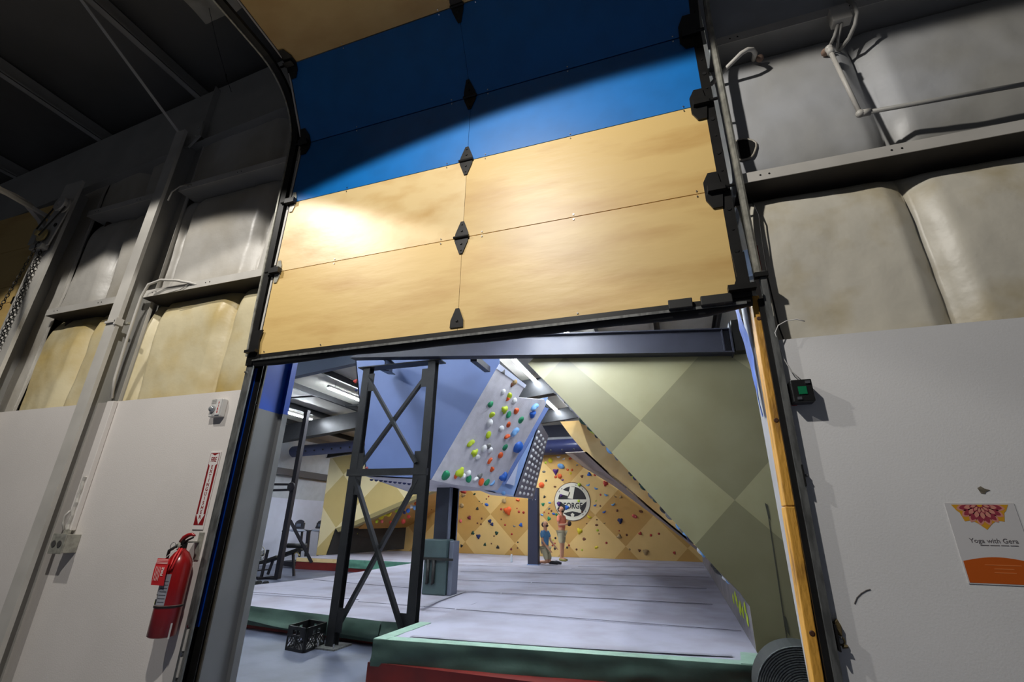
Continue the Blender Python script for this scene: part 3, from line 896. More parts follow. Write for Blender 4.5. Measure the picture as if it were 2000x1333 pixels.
for i in range(4):
    P('tag_print_line', MB().box(cx_ - 0.06 + i * 0.012, cx_ - 0.057 + i * 0.012, cy_ - 0.0955, cy_ - 0.095, 1.165, 1.24), mat('tag_print', rgb(238, 214, 208)), tag)
P('tag_tie', MB().tube([(cx_ - 0.02, cy_ - 0.085, 1.285), (cx_ - 0.0, cy_ - 0.06, 1.325), (cx_ + 0.005, cy_ - 0.02, 1.355)], 0.002, 5), mat('sign_white', rgb(222, 216, 212)), ex)
P('striped_loop', MB().tube([(cx_ + 0.012, cy_ - 0.03, 1.34), (cx_ + 0.02, cy_ - 0.06, 1.29), (cx_ + 0.03, cy_ - 0.08, 1.22), (cx_ + 0.042, cy_ - 0.075, 1.23), (cx_ + 0.03, cy_ - 0.03, 1.34)], 0.006, 6), mat('tag_red', rgb(206, 40, 44)), ex, smooth=True)
P('wall_bracket', MB().box(cx_ + 0.01, cx_ + 0.05, 2.442, 2.449, 1.27, 1.43).box(cx_ - 0.02, cx_ + 0.03, 2.36, 2.449, 1.37, 1.378), galv, ex)
P('nameplate_edge', arcpatch(radians(-12), radians(-4), 0.86, 0.94, R_ + 0.001, 3), mat('sign_white', rgb(222, 216, 212)), tank)

# ------------------------------------------------------------------ right wall things
po = T('yoga_poster', 'white poster with a maroon mandala and orange base, at the right frame edge', 'poster', (1.12, 2.447, 1.46))
x0, x1, z0, z1 = 1.008, 1.228, 1.325, 1.615
pw = mat('poster_paper', rgb(206, 204, 204), rough=0.35)
yy = 2.4472
P('sheet', MB().box(x0, x1, yy, 2.4495, z0, z1), pw, po)
org = mat('poster_orange', rgb(190, 88, 22), rough=0.4)
n_ = 18
pts = [(x0 + 0.004, z0 + 0.004), (x1 - 0.004, z0 + 0.004)] + [(x1 - 0.004 - (x1 - x0 - 0.008) * i / n_, z0 + 0.079 + 0.016 * sin(pi * i / n_)) for i in range(n_ + 1)]
P('orange_base', MB().prism([(a, yy - 0.0002, b) for a, b in pts], (0, -0.0004, 0)), org, po)
cxm, zm = (x0 + x1) / 2 + 0.0, z1 - 0.006
gold = mat('mandala_gold', rgb(206, 150, 40), rough=0.4)
maroon = mat('mandala_maroon', rgb(150, 56, 72), rough=0.4)
pink = mat('mandala_pink', rgb(208, 140, 124), rough=0.4)
out = [(-0.088, 0)]
for i in range(9):
    a = pi + pi * (i + 0.5) / 9
    r1, r2 = 0.088, 0.074
    out.append((r1 * cos(a - 0.16), r1 * 0.98 * sin(a - 0.16) * 0.95 if i else -0.018))
    out.append((0.095 * cos(a), 0.095 * sin(a)))
    out.append((r2 * cos(a + 0.17), r2 * sin(a + 0.17)))
out.append((0.088, 0))
out = [(-0.09, 0), (-0.078, -0.022), (-0.07, -0.03), (-0.062, -0.062), (-0.04, -0.058), (-0.022, -0.07), (0, -0.092), (0.022, -0.07), (0.04, -0.058), (0.062, -0.062), (0.07, -0.03), (0.078, -0.022), (0.09, 0)]
man = P('mandala', MB().prism([(cxm + a, yy - 0.0002, zm + b) for a, b in out], (0, -0.0004, 0)), gold, po)


def petal(r0, r1, w, a, y, inner=False):
    pts_ = []
    for k in range(13):
        t_ = k / 12
        pts_.append((r0 + (r1 - r0) * t_, w * sin(pi * t_) ** 0.8))
    for k in range(11, 0, -1):
        t_ = k / 12
        pts_.append((r0 + (r1 - r0) * t_, -w * sin(pi * t_) ** 0.8))
    return [(cxm + r * cos(a) - q * sin(a), y, min(zm, zm + r * sin(a) + q * cos(a))) for r, q in pts_]


for ring, (r0, r1, w, nn, m1, m2, y_) in enumerate([(0.03, 0.078, 0.013, 8, pink, maroon, 0.0007), (0.02, 0.06, 0.011, 7, maroon, pink, 0.0010), (0.008, 0.036, 0.007, 6, maroon, pink, 0.0013)]):
    for i in range(nn):
        a = pi + pi * (i + 0.5) / nn
        pt = P('petal', MB().prism(petal(r0, r1, w, a, yy - y_), (0, -0.0001, 0)), m1, man)
        P('petal', MB().prism(petal(r0 + (r1 - r0) * 0.15, r0 + (r1 - r0) * 0.82, w * 0.66, a, yy - y_ - 0.00012), (0, -0.0001, 0)), m2, man)
ink = mat('grey_ink', rgb(96, 90, 92))
P('lettering', text_mb('Yoga with Gera', 0.0235, (cxm + 0.008, yy - 0.0006, z1 - 0.138)), ink, po)
for a_, b_ in ((-0.047, -0.02), (-0.017, 0.012), (0.016, 0.04), (0.044, 0.068)):
    P('small_print_line', MB().box(cxm + 0.01 + a_, cxm + 0.01 + b_, yy - 0.001, yy - 0.0006, z1 - 0.155, z1 - 0.1525), ink, po)
for i, ww in enumerate((0.055, 0.03, 0.033)):
    P('faint_print_line', MB().box(cxm - ww + 0.012, cxm + ww + 0.012, yy - 0.001, yy - 0.0006, z0 + 0.066 - i * 0.013, z0 + 0.069 - i * 0.013), mat('faint_orange', rgb(212, 120, 60)), po)

q = aty(1920, 958, 2.449)
O('wall_hole', MB().prism([(q.x + a, 2.4492, q.z + b) for a, b in [(-0.016, 0.008), (-0.004, 0.015), (0.006, 0.006), (0.022, 0.0), (0.008, -0.006), (0.002, -0.014), (-0.01, -0.012), (-0.013, -0.002)]], (0, -0.001, 0)),
  mat('torn_plaster', rgb(120, 112, 96), rough=0.9, var=0.5, vscale=60), 'small torn hole in the drywall above the poster', 'wall damage')
pts = [aty(x, y, 2.4488) for x, y in [(1669, 1180), (1674, 1168), (1682, 1160), (1692, 1154), (1700, 1152)]]
O('scuff_mark', MB().tube(pts, 0.0022, 5), mat('scuff_grey', rgb(84, 80, 78)), 'curved dark scuff on the right drywall, left of the poster', 'scuff')

bx = T('wall_switch_box', 'black switch box with a green square on the right drywall', 'switch box', (0.66, 2.42, 1.95))
q = aty(1566, 765, 2.40)
P('housing', MB().box(q.x - 0.043, q.x + 0.043, 2.38, 2.449, q.z - 0.052, q.z + 0.052), mat('switch_black', rgb(26, 26, 26), rough=0.35), bx, bevel=0.004)
P('green_square', MB().box(q.x - 0.018, q.x + 0.016, 2.376, 2.38, q.z - 0.018, q.z + 0.018), mat('switch_green', rgb(0, 112, 70), rough=0.4), bx)
P('screw_tab', MB().box(q.x + 0.015, q.x + 0.035, 2.374, 2.38, q.z + 0.03, q.z + 0.043), chrome, bx)
P('screw_tab', MB().box(q.x - 0.028, q.x - 0.01, 2.374, 2.38, q.z - 0.043, q.z - 0.03), chrome, bx)
q2 = aty(1566, 789, 2.449)
P('red_print_line', MB().box(q2.x - 0.045, q2.x + 0.045, 2.4486, 2.4496, q2.z, q2.z + 0.002), mat('red_letter', rgb(190, 30, 30)), bx)
P('red_print_line', MB().box(q2.x - 0.045, q2.x - 0.02, 2.4486, 2.4496, q2.z - 0.008, q2.z - 0.006), mat('red_letter', rgb(190, 30, 30)), bx)
wire = [(1567, 745), (1545, 725), (1530, 700), (1520, 672), (1514, 650), (1520, 636), (1536, 627), (1556, 624), (1572, 628)]
O('loose_wire', MB().tube([aty(x, y, 2.43 if i < 4 else 2.40) for i, (x, y) in enumerate(wire)], 0.0025, 5), mat('wire_white', rgb(214, 212, 208)), 'loose white wire looping up from the switch box', 'wire', smooth=True)
O('red_cable', MB().tube([aty(x, y, 2.47) for x, y in [(1478, 480), (1488, 535), (1497, 575), (1505, 625), (1512, 660)]], 0.004, 5), mat('cable_red', rgb(150, 20, 16)), 'red cable running down behind the right door track', 'cable', smooth=True)
O('black_cable', MB().tube([aty(x, y, 2.46) for x, y in [(1441, 345), (1455, 372), (1470, 395), (1482, 420), (1490, 480), (1500, 545), (1513, 600), (1522, 640), (1531, 664)]], 0.004, 5), black_rub, 'black cable running from the lower girt down to the right drywall', 'cable', smooth=True)

brk = T('rusty_latch', 'rusty latch hardware on the drywall beside the right track', 'latch', (0.57, 2.44, 0.95))
q = aty(1637, 1240, 2.44)
rust = mat('rusty_metal', rgb(120, 104, 70), rough=0.6, metal=0.5, var=0.6, vscale=60)
P('latch_plate', MB().prism([(q.x - 0.01, 2.43, q.z + 0.04), (q.x + 0.006, 2.43, q.z + 0.055), (q.x + 0.016, 2.43, q.z + 0.03), (q.x + 0.012, 2.43, q.z - 0.005), (q.x - 0.008, 2.43, q.z + 0.0)], (0, 0.019, 0)), rust, brk, bevel=0.003)
P('latch_loop', MB().tube([(q.x + 0.003 + 0.012 * cos(a), 2.43, q.z - 0.02 + 0.014 * sin(a)) for a in [2 * pi * k / 10 for k in range(10)]], 0.004, 5, closed=True), rust, brk)
P('latch_bolt', MB().cyl((q.x + 0.002, 2.43, q.z - 0.04), (q.x + 0.022, 2.425, q.z - 0.036), 0.006, 8), rust, brk)

# pipes on the upper right insulation
cp = T('bent_pipe', 'white pipe curving out of the insulation beside the right track', 'pipe', (0.6, 2.4, 4.1))
P('pipe_run', MB().tube([aty(x, y, Y) for x, y, Y in [(1388, 166, 2.5), (1404, 148, 2.47), (1428, 124, 2.42), (1448, 104, 2.38), (1460, 97, 2.38), (1470, 97, 2.4), (1475, 104, 2.45), (1472, 117, 2.54)]], 0.014, 10), white_paint, cp, smooth=True)
P('foam_plug', MB().ball(aty(1484, 114, 2.52), 0.024, 10), mat('foam_tan', rgb(150, 124, 108), rough=0.9), cp, smooth=True)
hp = T('wall_pipe', 'grey-white pipe with elbows crossing the upper right insulation', 'pipe', (1.2, 2.4, 3.9))
e0, e1, e2 = aty(1619, 95, 2.42), aty(1680, 222, 2.40), aty(2015, 162, 2.40)
P('drop_run', MB().cyl(e0, e1, 0.012, 12), white_paint, hp, smooth=True)
P('level_run', MB().cyl(e1, e2, 0.012, 12), white_grey, hp, smooth=True)
for e, d_ in ((e0, (e1 - e0).normalized()), (e1, (e2 - e1).normalized())):
    P('elbow', MB().ball(e, 0.022, 12).cyl(e, e + d_ * 0.045, 0.019, 12), white_paint, hp, smooth=True)
P('foam_collar', MB().ball(aty(1614, 101, 2.5), 0.03, 10, (1, 1, 0.6)), mat('foam_tan', rgb(150, 124, 108)), hp, smooth=True)
jx = T('junction_box', 'white square junction box under the upper right girt', 'junction box', (1.05, 2.4, 4.5))
q = aty(1642, 28, 2.40)
P('box_body', MB().box(q.x - 0.05, q.x + 0.05, 2.39, 2.45, q.z - 0.05, q.z + 0.06), white_paint, jx, bevel=0.004)
P('short_conduit', MB().tube([(q.x - 0.02, 2.42, q.z - 0.05), aty(1630, 70, 2.44), aty(1618, 95, 2.5)], 0.009, 8), white_grey, jx, smooth=True)
P('short_conduit', MB().tube([(q.x + 0.0, 2.42, q.z - 0.05), aty(1637, 75, 2.46), aty(1636, 98, 2.54)], 0.008, 8), white_grey, jx, smooth=True)
P('looping_conduit', MB().tube([aty(x, y, Y) for x, y, Y in [(1655, 0, 2.40), (1668, 8, 2.38), (1674, 26, 2.37), (1670, 48, 2.4), (1658, 75, 2.46), (1640, 98, 2.54)]], 0.011, 8), white_grey, jx, smooth=True)
# hole through the insulation
q = aty(1450, 300, 2.56)
ring = [(q.x + 0.072 * cos(a) * (1 + 0.12 * sin(3 * a)), 2.525, q.z + 0.078 * sin(a)) for a in [2 * pi * k / 18 for k in range(18)]]
hl = T('insulation_hole', 'ragged round hole cut in the insulation beside the right track', 'hole', (q.x, 2.52, q.z))
P('hole_edge', MB().tube(ring, 0.007, 6, closed=True), insul, hl, smooth=True)
P('hole_inside', MB().prism(ring, (0, -0.004, 0)), mat('hole_black', rgb(6, 6, 6)), hl)

# hall lamps: shaded high-bay reflectors, the light stays inside their cones
def lamp(x, y, z, power, angle, aim, label, blend=0.04, col=(1, 0.965, 0.91)):
    t = T('hall_lamp', label, 'ceiling lamp', (x, y, z), 'high-bay lamps behind the camera')
    P('reflector', MB().lathe([(0.05, 0.22), (0.10, 0.2), (0.20, 0.06), (0.22, 0.04), (0.21, 0.035), (0.09, 0.18), (0.05, 0.2)], (x, y, z), 28), white_grey, t, smooth=True)
    P('suspension_cable', MB().cyl((x, y, z + 0.22), (x, y, zr(x, 0.16)), 0.008, 6), black_st, t)
    l = bpy.data.lights.new('hall_lamp_bulb', 'SPOT')
    l.energy = power
    l.spot_size = radians(angle)
    l.spot_blend = blend
    l.shadow_soft_size = 0.06
    l.color = col
    o = bpy.data.objects.new('hall_lamp_bulb', l)
    COL.objects.link(o)
    o.location = (x, y, z)
    o.rotation_euler = V(aim).to_track_quat('-Z', 'Y').to_euler()
    o.parent = t
    o.matrix_parent_inverse = Matrix.Translation(-V((x, y, z)))


lamp(-1.25, -0.1, 4.95, 385, 151, (0.12, 0.0, -1), 'high-bay lamp hanging over the camera')
lamp(-4.1, 0.25, 5.4, 300, 122, (0.0, 0.0, -1), 'high-bay lamp hanging left of the camera', blend=0.06)
# ================================================================== the climbing room
def onroof(px, py, dz):
    d = ray(px, py)
    # z = 5.96 + .105 (x + 3.63) + dz
    t_ = (5.96 + 0.105 * 3.63 + dz - EYE.z) / (d.z - 0.105 * d.x)
    return EYE + d * t_


S('wall_left_side', MB().box(-15.2, -15.0, 2.7, 23, 0, 6), mat('grey_side_wall', rgb(168, 172, 178), rough=0.7, var=0.1))
S('wall_left_side_panel', MB().box(-15.0, -14.97, 2.76, 21, 0, 2.39), mat('pale_side_panel', rgb(186, 190, 206), rough=0.6, var=0.05))
S('wall_right_side', MB().box(6.8, 7, 2.7, 23, 0, 7.3), mat('grey_side_wall', rgb(168, 172, 178)))
S('wall_far', MB().box(-15, 7, 21.6, 21.8, 0, 7.2), mat('grey_side_wall', rgb(168, 172, 178)))
t = O('wall_girt', MB().box(-14.97, -14.75, 8, 21, 3.25, 3.5), mat('dark_girt', rgb(70, 70, 74), rough=0.5), 'dark girt along the left side wall above the treadmills', 'steel girt')

for i, x in enumerate([-13.6, -12.12, -10.62, -9.12, -7.62, -6.14, -4.62, -3.1, -1.6, -0.1, 1.4, 2.9]):
    places = ['nearest the left side wall', 'second from the left side wall', 'third from the left side wall', 'fourth from the left side wall', 'fifth from the left side wall, left of the slate boulder',
              'over the near left of the slate boulder', 'over the slate boulder, left one', 'over the slate boulder, right one', 'over the gap between boulder and right-hand wall',
              'over the leaning right-hand wall, left one', 'over the leaning right-hand wall, middle one', 'over the leaning right-hand wall, right one']
    purlin(x, 2.74, 21.5, 'dark climbing room purlin ' + places[i], dk_steel, 'purlins under the climbing room roof')


def rafter(y, dz, h, label, m_, x0=-15, x1=6.8, w=0.16):
    t = T('roof_rafter', label, 'roof beam', (-4, y, zr(-4, dz)), 'rafters of the climbing room')
    P('web', MB().prism([(x0, y, zr(x0, dz)), (x1, y, zr(x1, dz)), (x1, y, zr(x1, dz + h)), (x0, y, zr(x0, dz + h))], (0, 0.012, 0)), m_, t)
    P('lower_flange', MB().prism([(x0, y - w / 2, zr(x0, dz)), (x1, y - w / 2, zr(x1, dz)), (x1, y - w / 2, zr(x1, dz - 0.012)), (x0, y - w / 2, zr(x0, dz - 0.012))], (0, w, 0)), m_, t)
    return t


# big rafter just inside, then two deeper ones
qa = onroof(645, 722, -0.62)
rafter(qa.y, -0.62, 0.6, 'blue-grey rafter nearest the opening', mat('blue_grey_steel', rgb(78, 88, 106), rough=0.45))
qb = onroof(625, 849, -0.6)
rafter(qb.y, -0.6, 0.6, 'dark rafter over the back of the room', dk_steel)
for px, py, h_, lb in ((1045, 778, 0.5, 'dark rafter seen just above the grey board'), (1085, 823, 0.5, 'dark rafter between the boulder and the yellow strip')):
    q = onroof(px, py, -0.5)
    if q.y < 21:
        rafter(q.y, -0.5, 0.48, lb, dk_steel)
for i in range(6):
    a, b = onroof(620 + 8 * i, 790 - i * 6, -0.02), None
for i, (y, x0, x1) in enumerate(((11.3, -12.12, -10.62), (13.2, -10.62, -9.12), (12.2, -9.12, -7.62), (14.6, -13.6, -12.12))):
    O('roof_brace', MB().bar((x0, y, zr(x0, 0.05)), (x1, y + 0.5, zr(x1, 0.05)), 0.05, 0.05), dk_steel,
      ['thin dark brace between purlins beside the long lit tube', 'thin dark brace between purlins left of the tower', 'thin dark brace between the purlins nearest the tower', 'thin dark brace near the left side wall'][i], 'brace')


# fluorescent fittings
def fluor(x, y, z, L, label, w=0.14, tubes=2):
    t = T('fluorescent_light', label, 'ceiling light', (x, y, z + 0.08), 'fluorescent fittings of the climbing room')
    P('housing', MB().prism([(x - w / 2, y, z + 0.02), (x + w / 2, y, z + 0.02), (x + w * 0.25, y, z + 0.09), (x - w * 0.25, y, z + 0.09)], (0, L, 0)), white_paint, t)
    for k in range(tubes):
        dx = (k - (tubes - 1) / 2) * 0.07
        P('tube', MB().cyl((x + dx, y + 0.03, z), (x + dx, y + L - 0.03, z), 0.02, 10), tube_em, t, smooth=True)
    for yy_ in (y + 0.3, y + L - 0.3):
        P('hanger', MB().cyl((x, yy_, z + 0.09), (x, yy_, zr(x, 0.22)), 0.006, 5), galv, t)


def at_light(p0, p1, label, L=None, **k):
    """p0 near end pixel, p1 a later pixel on the same fitting"""
    q = onroof(*p0, -0.1)
    d = atx(*p1, q.x)
    fluor(q.x, q.y, q.z, L or (d.y - q.y), label, **k)
    return q


print(at_light((641, 758), (700, 779), 'lit tube light seen left of the tower', 2.4))
print(at_light((560, 806), (588, 820), 'lit tube light beside the left jamb, in front of the tall pole', 1.2))
print(at_light((1003, 703), (1045, 742), 'lit tube light right of the slate boulder top', 2.4))
print(at_light((1066, 783), (1086, 797), 'lit tube light between grey board and leaning wall', 2.4))
print(at_light((1104, 648), (1112, 658), 'lit tube light just above the navy beam', 1.2))
fluor(-1.75, 4.35, 4.12, 1.2, 'low tube light hidden over the opening, nearest the navy beam')
fluor(-1.25, 4.35, 4.12, 1.2, 'second low tube light hidden over the opening, beside the first')
fluor(-2.5, 6.4, 5.7, 2.4, 'added tube light above the grey board, hidden by the door')  # unseen fitting added for brightness, lifts the yellow plywood strip
fluor(-7.6, 4.0, 5.45, 2.4, 'added tube light over the left mat, hidden by the door')  # unseen fitting, added to brighten the front left of the room
fluor(-5.2, 3.4, 5.7, 2.4, 'added tube light over the tower, hidden by the door')  # unseen fitting, added so the tower does not go dim
fluor(-7.6, 13.5, 5.45, 2.4, 'added unseen tube light behind the slate boulder, left one')  # unseen fitting, added to brighten the space behind the boulder
fluor(-6.6, 17.2, 5.55, 2.4, 'added unseen tube light near the back wall, left one')  # unseen fitting, added to brighten the back wall
fluor(0.5, 6.7, 5.9, 2.4, 'tube light over the khaki leaning wall, hidden by the door')
fluor(-0.9, 7.0, 5.9, 2.4, 'tube light left of the khaki leaning wall top, hidden by the door')
fluor(-2.6, 17.4, 5.9, 2.4, 'added unseen tube light near the back wall, right one')  # unseen too, added for brightness at the right of the back wall
fluor(-9.4, 17.4, 5.3, 2.4, 'added unseen tube light near the back wall, far left one')  # unseen too, added for brightness at the far left of the back wall

# navy fascia boards and duct
for a, b, zz_, lb, m_, Y, hgt in (((1058, 832), (1112, 853), 0, 'pale navy fascia board above the long navy duct', navy_st, 16.2, 0),):
    A, B = aty(a[0], a[1], Y), aty(b[0], b[1], Y)
    O('fascia_board', MB().box(A.x - 2.5, A.x + 3.5, Y, Y + 0.06, B.z, A.z), m_, lb, 'fascia board')
navy_fab = mat('navy_vinyl', rgb(36, 42, 78), rough=0.35, var=0.2, vscale=2, bump=0.2, bscale=4)
Y = 19.9
A, B = aty(1080, 857, Y), aty(1080, 887, Y)
pd = T('padded_header', 'dark navy padded header over the back climbing wall', 'padded header', ((A.x), Y, B.z))
P('pad', MB().grid(lambda u, v: V((-14.9 + 21 * u, Y + 0.25 - 0.28 * sin(pi * min(1, v * 1.0)) ** 0.6, B.z + (A.z - B.z) * v + 0.25 * (u - 0.5))), 60, 12), navy_fab, pd, smooth=True)
for i in range(22):
    P('bolt_knob', MB().ball((-9.5 + i * 0.5, Y - 0.1, B.z + 0.14 + 0.25 * ((-9.5 + i * 0.5 + 14.9) / 21 - 0.5)), 0.045, 8), black_rub, pd)
Y = 15.6
A, B = aty(600, 866, Y), aty(600, 888, Y)
grey_fab = mat('grey_blue_vinyl', rgb(84, 92, 128), rough=0.5, var=0.1, vscale=2)
pd = T('padded_header', 'grey-blue padded header with a row of knobs above the treadmills', 'padded header', ((A.x), Y, B.z))
P('pad', MB().grid(lambda u, v: V((-14.95 + 7.45 * u, Y + 0.2 - 0.25 * sin(pi * v) ** 0.6, B.z + (A.z - B.z) * v + 0.05 + 0.33 * (u - 0.35))), 40, 12), grey_fab, pd, smooth=True)
for i in range(11):
    xx = -14.5 + i * 0.42
    P('bolt_knob', MB().ball((xx, Y - 0.08, B.z + 0.16 + 0.33 * ((xx + 16) / 8.5 - 0.35)), 0.035, 8), black_rub, pd)

# ------------------------------------------------------------------ navy beam on the tower
zl, zr_ = 3.90, 3.585
t = T('steel_beam', 'long navy I-beam across the opening, from the tower to the right side', 'steel beam', (-2, 5.9, 3.9))
bx0, bx1 = -4.75, 0.86


def zb_at(x):
    return zl + (zr_ - zl) * (x - bx0) / (bx1 - bx0)


Yb = 5.85
k_ = Yb / 6.16
za, zc = 1.5 + (aty(760, 699, Yb).z - 1.5), 0
p0, p1 = aty(712, 699, Yb), aty(1431, 688.6, Yb)
u0, u1 = aty(1000, 656, Yb), aty(1414, 651, Yb)
sl = (p1.z - p0.z) / (p1.x - p0.x)
hb = 0.30
bm_ = lambda x: p0.z + sl * (x - p0.x)
P('web', MB().prism([(bx0, Yb + 0.05, bm_(bx0)), (p1.x, Yb + 0.05, bm_(p1.x)), (p1.x, Yb + 0.05, bm_(p1.x) + hb), (bx0, Yb + 0.05, bm_(bx0) + hb)], (0, 0.012, 0)), navy_st, t)
P('lower_flange', MB().prism([(bx0, Yb - 0.02, bm_(bx0)), (p1.x, Yb - 0.02, bm_(p1.x)), (p1.x, Yb - 0.02, bm_(p1.x) + 0.014), (bx0, Yb - 0.02, bm_(bx0) + 0.014)], (0, 0.16, 0)), navy_st, t)
P('upper_flange', MB().prism([(bx0, Yb - 0.02, bm_(bx0) + hb), (p1.x, Yb - 0.02, bm_(p1.x) + hb), (p1.x, Yb - 0.02, bm_(p1.x) + hb + 0.014), (bx0, Yb - 0.02, bm_(bx0) + hb + 0.014)], (0, 0.16, 0)), navy_st, t)
P('stiffener', MB().box(p1.x - 0.09, p1.x - 0.078, Yb - 0.02, Yb + 0.05, bm_(p1.x) + 0.03, bm_(p1.x) + hb), navy_st, t)
P('end_plate', MB().box(p1.x, p1.x + 0.014, Yb - 0.06, Yb + 0.2, bm_(p1.x) - 0.02, bm_(p1.x) + hb + 0.07), navy_st, t)
P('bearing_block', MB().box(p1.x + 0.03, p1.x + 0.17, Yb - 0.05, Yb + 0.1, bm_(p1.x), bm_(p1.x) + hb + 0.1), black_st, t)
O('secondary_beam', MB().ibeam(aty(752, 712, 6.15), aty(766, 722, 7.4), 0.14, 0.2), dk_steel, 'short dark beam running back from the tower head into the boulder', 'steel beam')
q = aty(941, 712, 7.0)
O('angle_brace', MB().bar(aty(925, 700, 6.2), aty(952, 722, 7.3), 0.1, 0.1), dk_steel, 'stubby dark brace under the navy beam, against the boulder', 'brace')

# ------------------------------------------------------------------ tower
Yt = 5.95
tw = T('steel_tower', 'dark X-braced steel tower holding up the navy beam', 'steel tower', (-3.8, Yt, 0))
xl, xr = -4.475, -3.325


def leg(x, s_):
    m_ = MB()
    m_.box(x - 0.06, x + 0.06, Yt - 0.008, Yt, 0.015, 3.80)            # flange facing the hall
    m_.box(x - 0.006, x + 0.006, Yt, Yt + 0.10, 0.015, 3.80)
    m_.box(x - 0.06, x + 0.06, Yt + 0.10, Yt + 0.108, 0.015, 3.80)
    P('leg', m_, dk_steel, tw)
    P('base_plate', MB().box(x - 0.17, x + 0.17, Yt - 0.12, Yt + 0.25, 0, 0.02), galv_d if s_ < 0 else dk_steel, tw)
    for dx in (-0.12, 0.12):
        P('anchor_bolt', MB().cyl((x + dx, Yt - 0.07, 0.02), (x + dx, Yt - 0.07, 0.07), 0.012, 8), chrome, tw)


leg(xl, -1)
leg(xr, 1)
zt = aty(760, 706, Yt).z
zm0, zm1 = aty(700, 930, Yt).z, aty(700, 917, Yt).z
P('cross_member', MB().box(xl - 0.10, xr + 0.05, Yt - 0.012, Yt + 0.06, zm0, zm1), dk_steel, tw)
P('top_plate', MB().box(xl - 0.15, xr + 0.15, Yt - 0.03, Yt + 0.17, 3.80, 3.815), dk_steel, tw)
for x in (xl + 0.09, xr - 0.09):
    for z_ in (3.55, zm1 + 0.09, zm0 - 0.12, 0.32):
        P('gusset_plate', MB().box(x - 0.065, x + 0.065, Yt - 0.004, Yt + 0.008, z_ - 0.14, z_ + 0.14), dk_steel, tw)
P('diagonal_brace', MB().bar((xl + 0.08, Yt - 0.03, 3.60), (xr - 0.10, Yt - 0.03, zm1 + 0.06), 0.045, 0.065, (0, 1, 0)), dk_steel, tw)
P('diagonal_brace', MB().bar((xr - 0.08, Yt + 0.03, 3.60), (xl + 0.10, Yt + 0.03, zm1 + 0.06), 0.045, 0.065, (0, 1, 0)), dk_steel, tw)
P('diagonal_brace', MB().bar((xl + 0.08, Yt - 0.03, zm0 - 0.05), (xr - 0.10, Yt - 0.03, 0.30), 0.045, 0.075, (0, 1, 0)), dk_steel, tw)
P('diagonal_brace', MB().bar((xr - 0.08, Yt + 0.03, zm0 - 0.05), (xl + 0.10, Yt + 0.03, 0.30), 0.045, 0.075, (0, 1, 0)), dk_steel, tw)

# crate
cr_ = T('milk_crate', 'black plastic milk crate on the floor beside the tower foot', 'crate', (-4.75, 5.85, 0))
cb = mat('black_plastic', rgb(18, 18, 19), rough=0.4)
a, b = atz(557.6, 1270, 0), atz(592, 1277, 0)
c = atz(631, 1262, 0)
e1 = (b - a)
e2 = (c - b)
hz = V((0, 0, 0.27))


def wallp(p, q):
    m_ = MB()
    d = (q - p)
    n = d.cross(V((0, 0, 1))).normalized() * 0.012
    m_.prism([p, q, q + hz * 0.13, p + hz * 0.13], n)
    m_.prism([p + hz * 0.86, q + hz * 0.86, q + hz, p + hz], n)
    for t0 in (0, 0.5, 1):
        t0 = min(max(t0, 0.03), 0.97)
        m_.prism([p + d * (t0 - 0.03), p + d * (t0 + 0.03), p + d * (t0 + 0.03) + hz, p + d * (t0 - 0.03) + hz], n)
    for i in range(-3, 9):
        for sg_ in (1, -1):
            u0 = i / 7
            u1 = u0 + 0.36 * sg_
            z0_, z1_ = 0.13, 0.62
            if u0 < 0 or u0 > 1 or u1 < 0 or u1 > 1:
                continue
            m_.bar(p + d * u0 + hz * z0_ + n * 0.5, p + d * u1 + hz * z1_ + n * 0.5, 0.008, 0.007, n)
    m_.prism([p + d * 0.03 + hz * 0.60, q - d * 0.03 + hz * 0.60, q - d * 0.03 + hz * 0.66, p + d * 0.03 + hz * 0.66], n)
    m_.prism([p + d * 0.03 + hz * 0.66, p + d * 0.3 + hz * 0.66, p + d * 0.3 + hz * 0.86, p + d * 0.03 + hz * 0.86], n)
    m_.prism([p + d * 0.7 + hz * 0.66, q - d * 0.03 + hz * 0.66, q - d * 0.03 + hz * 0.86, p + d * 0.7 + hz * 0.86], n)
    return m_


dd = a + e2
for p, q in ((a, b), (b, c), (c, dd), (dd, a)):
    P('lattice_side', wallp(p, q), cb, cr_)
P('crate_floor', MB().prism([a, b, c, dd], (0, 0, 0.01)), cb, cr_)

# ------------------------------------------------------------------ mats
def matblock(name, label, poly, zt_, zsplit, seams, group=None, lip=0.16):
    """poly: list of xy; green skirt over red base, grey carpet top"""
    t = T(name, label, 'crash mat', (sum(p[0] for p in poly) / len(poly), sum(p[1] for p in poly) / len(poly), 0), group)
    return t


ZT = 0.37
ZL = 0.30
NM = T('crash_mat', 'huge grey crash mat block with drooping green skirt, filling the right of the room', 'crash mat', (-1.3, 10, 0), 'crash mats')
fl = atz(731, 1249.5, ZT)
fr = atz(1495, 1303, ZT)
yback = 20.4
P('carpet_top', MB().grid(lambda u, v: V((fl.x + (fr.x - fl.x) * u, fl.y + 0.14 + (fr.y - fl.y) * u + (yback - fl.y - 0.1) * (v ** 1.5) * 1.0,
                                         ZT + 0.002 + 0.008 * noise.noise(V((u * 5, v * 22, 0))))), 24, 80), mat_top, NM, smooth=True)
# left border strip behind the tower
P('foam_core', MB().prism([(fl.x, fl.y, 0.05), (fr.x, fr.y, 0.05), (fr.x, yback, 0.05), (fl.x, yback, 0.05)], (0, 0, ZT - 0.065)), mat_top, NM)


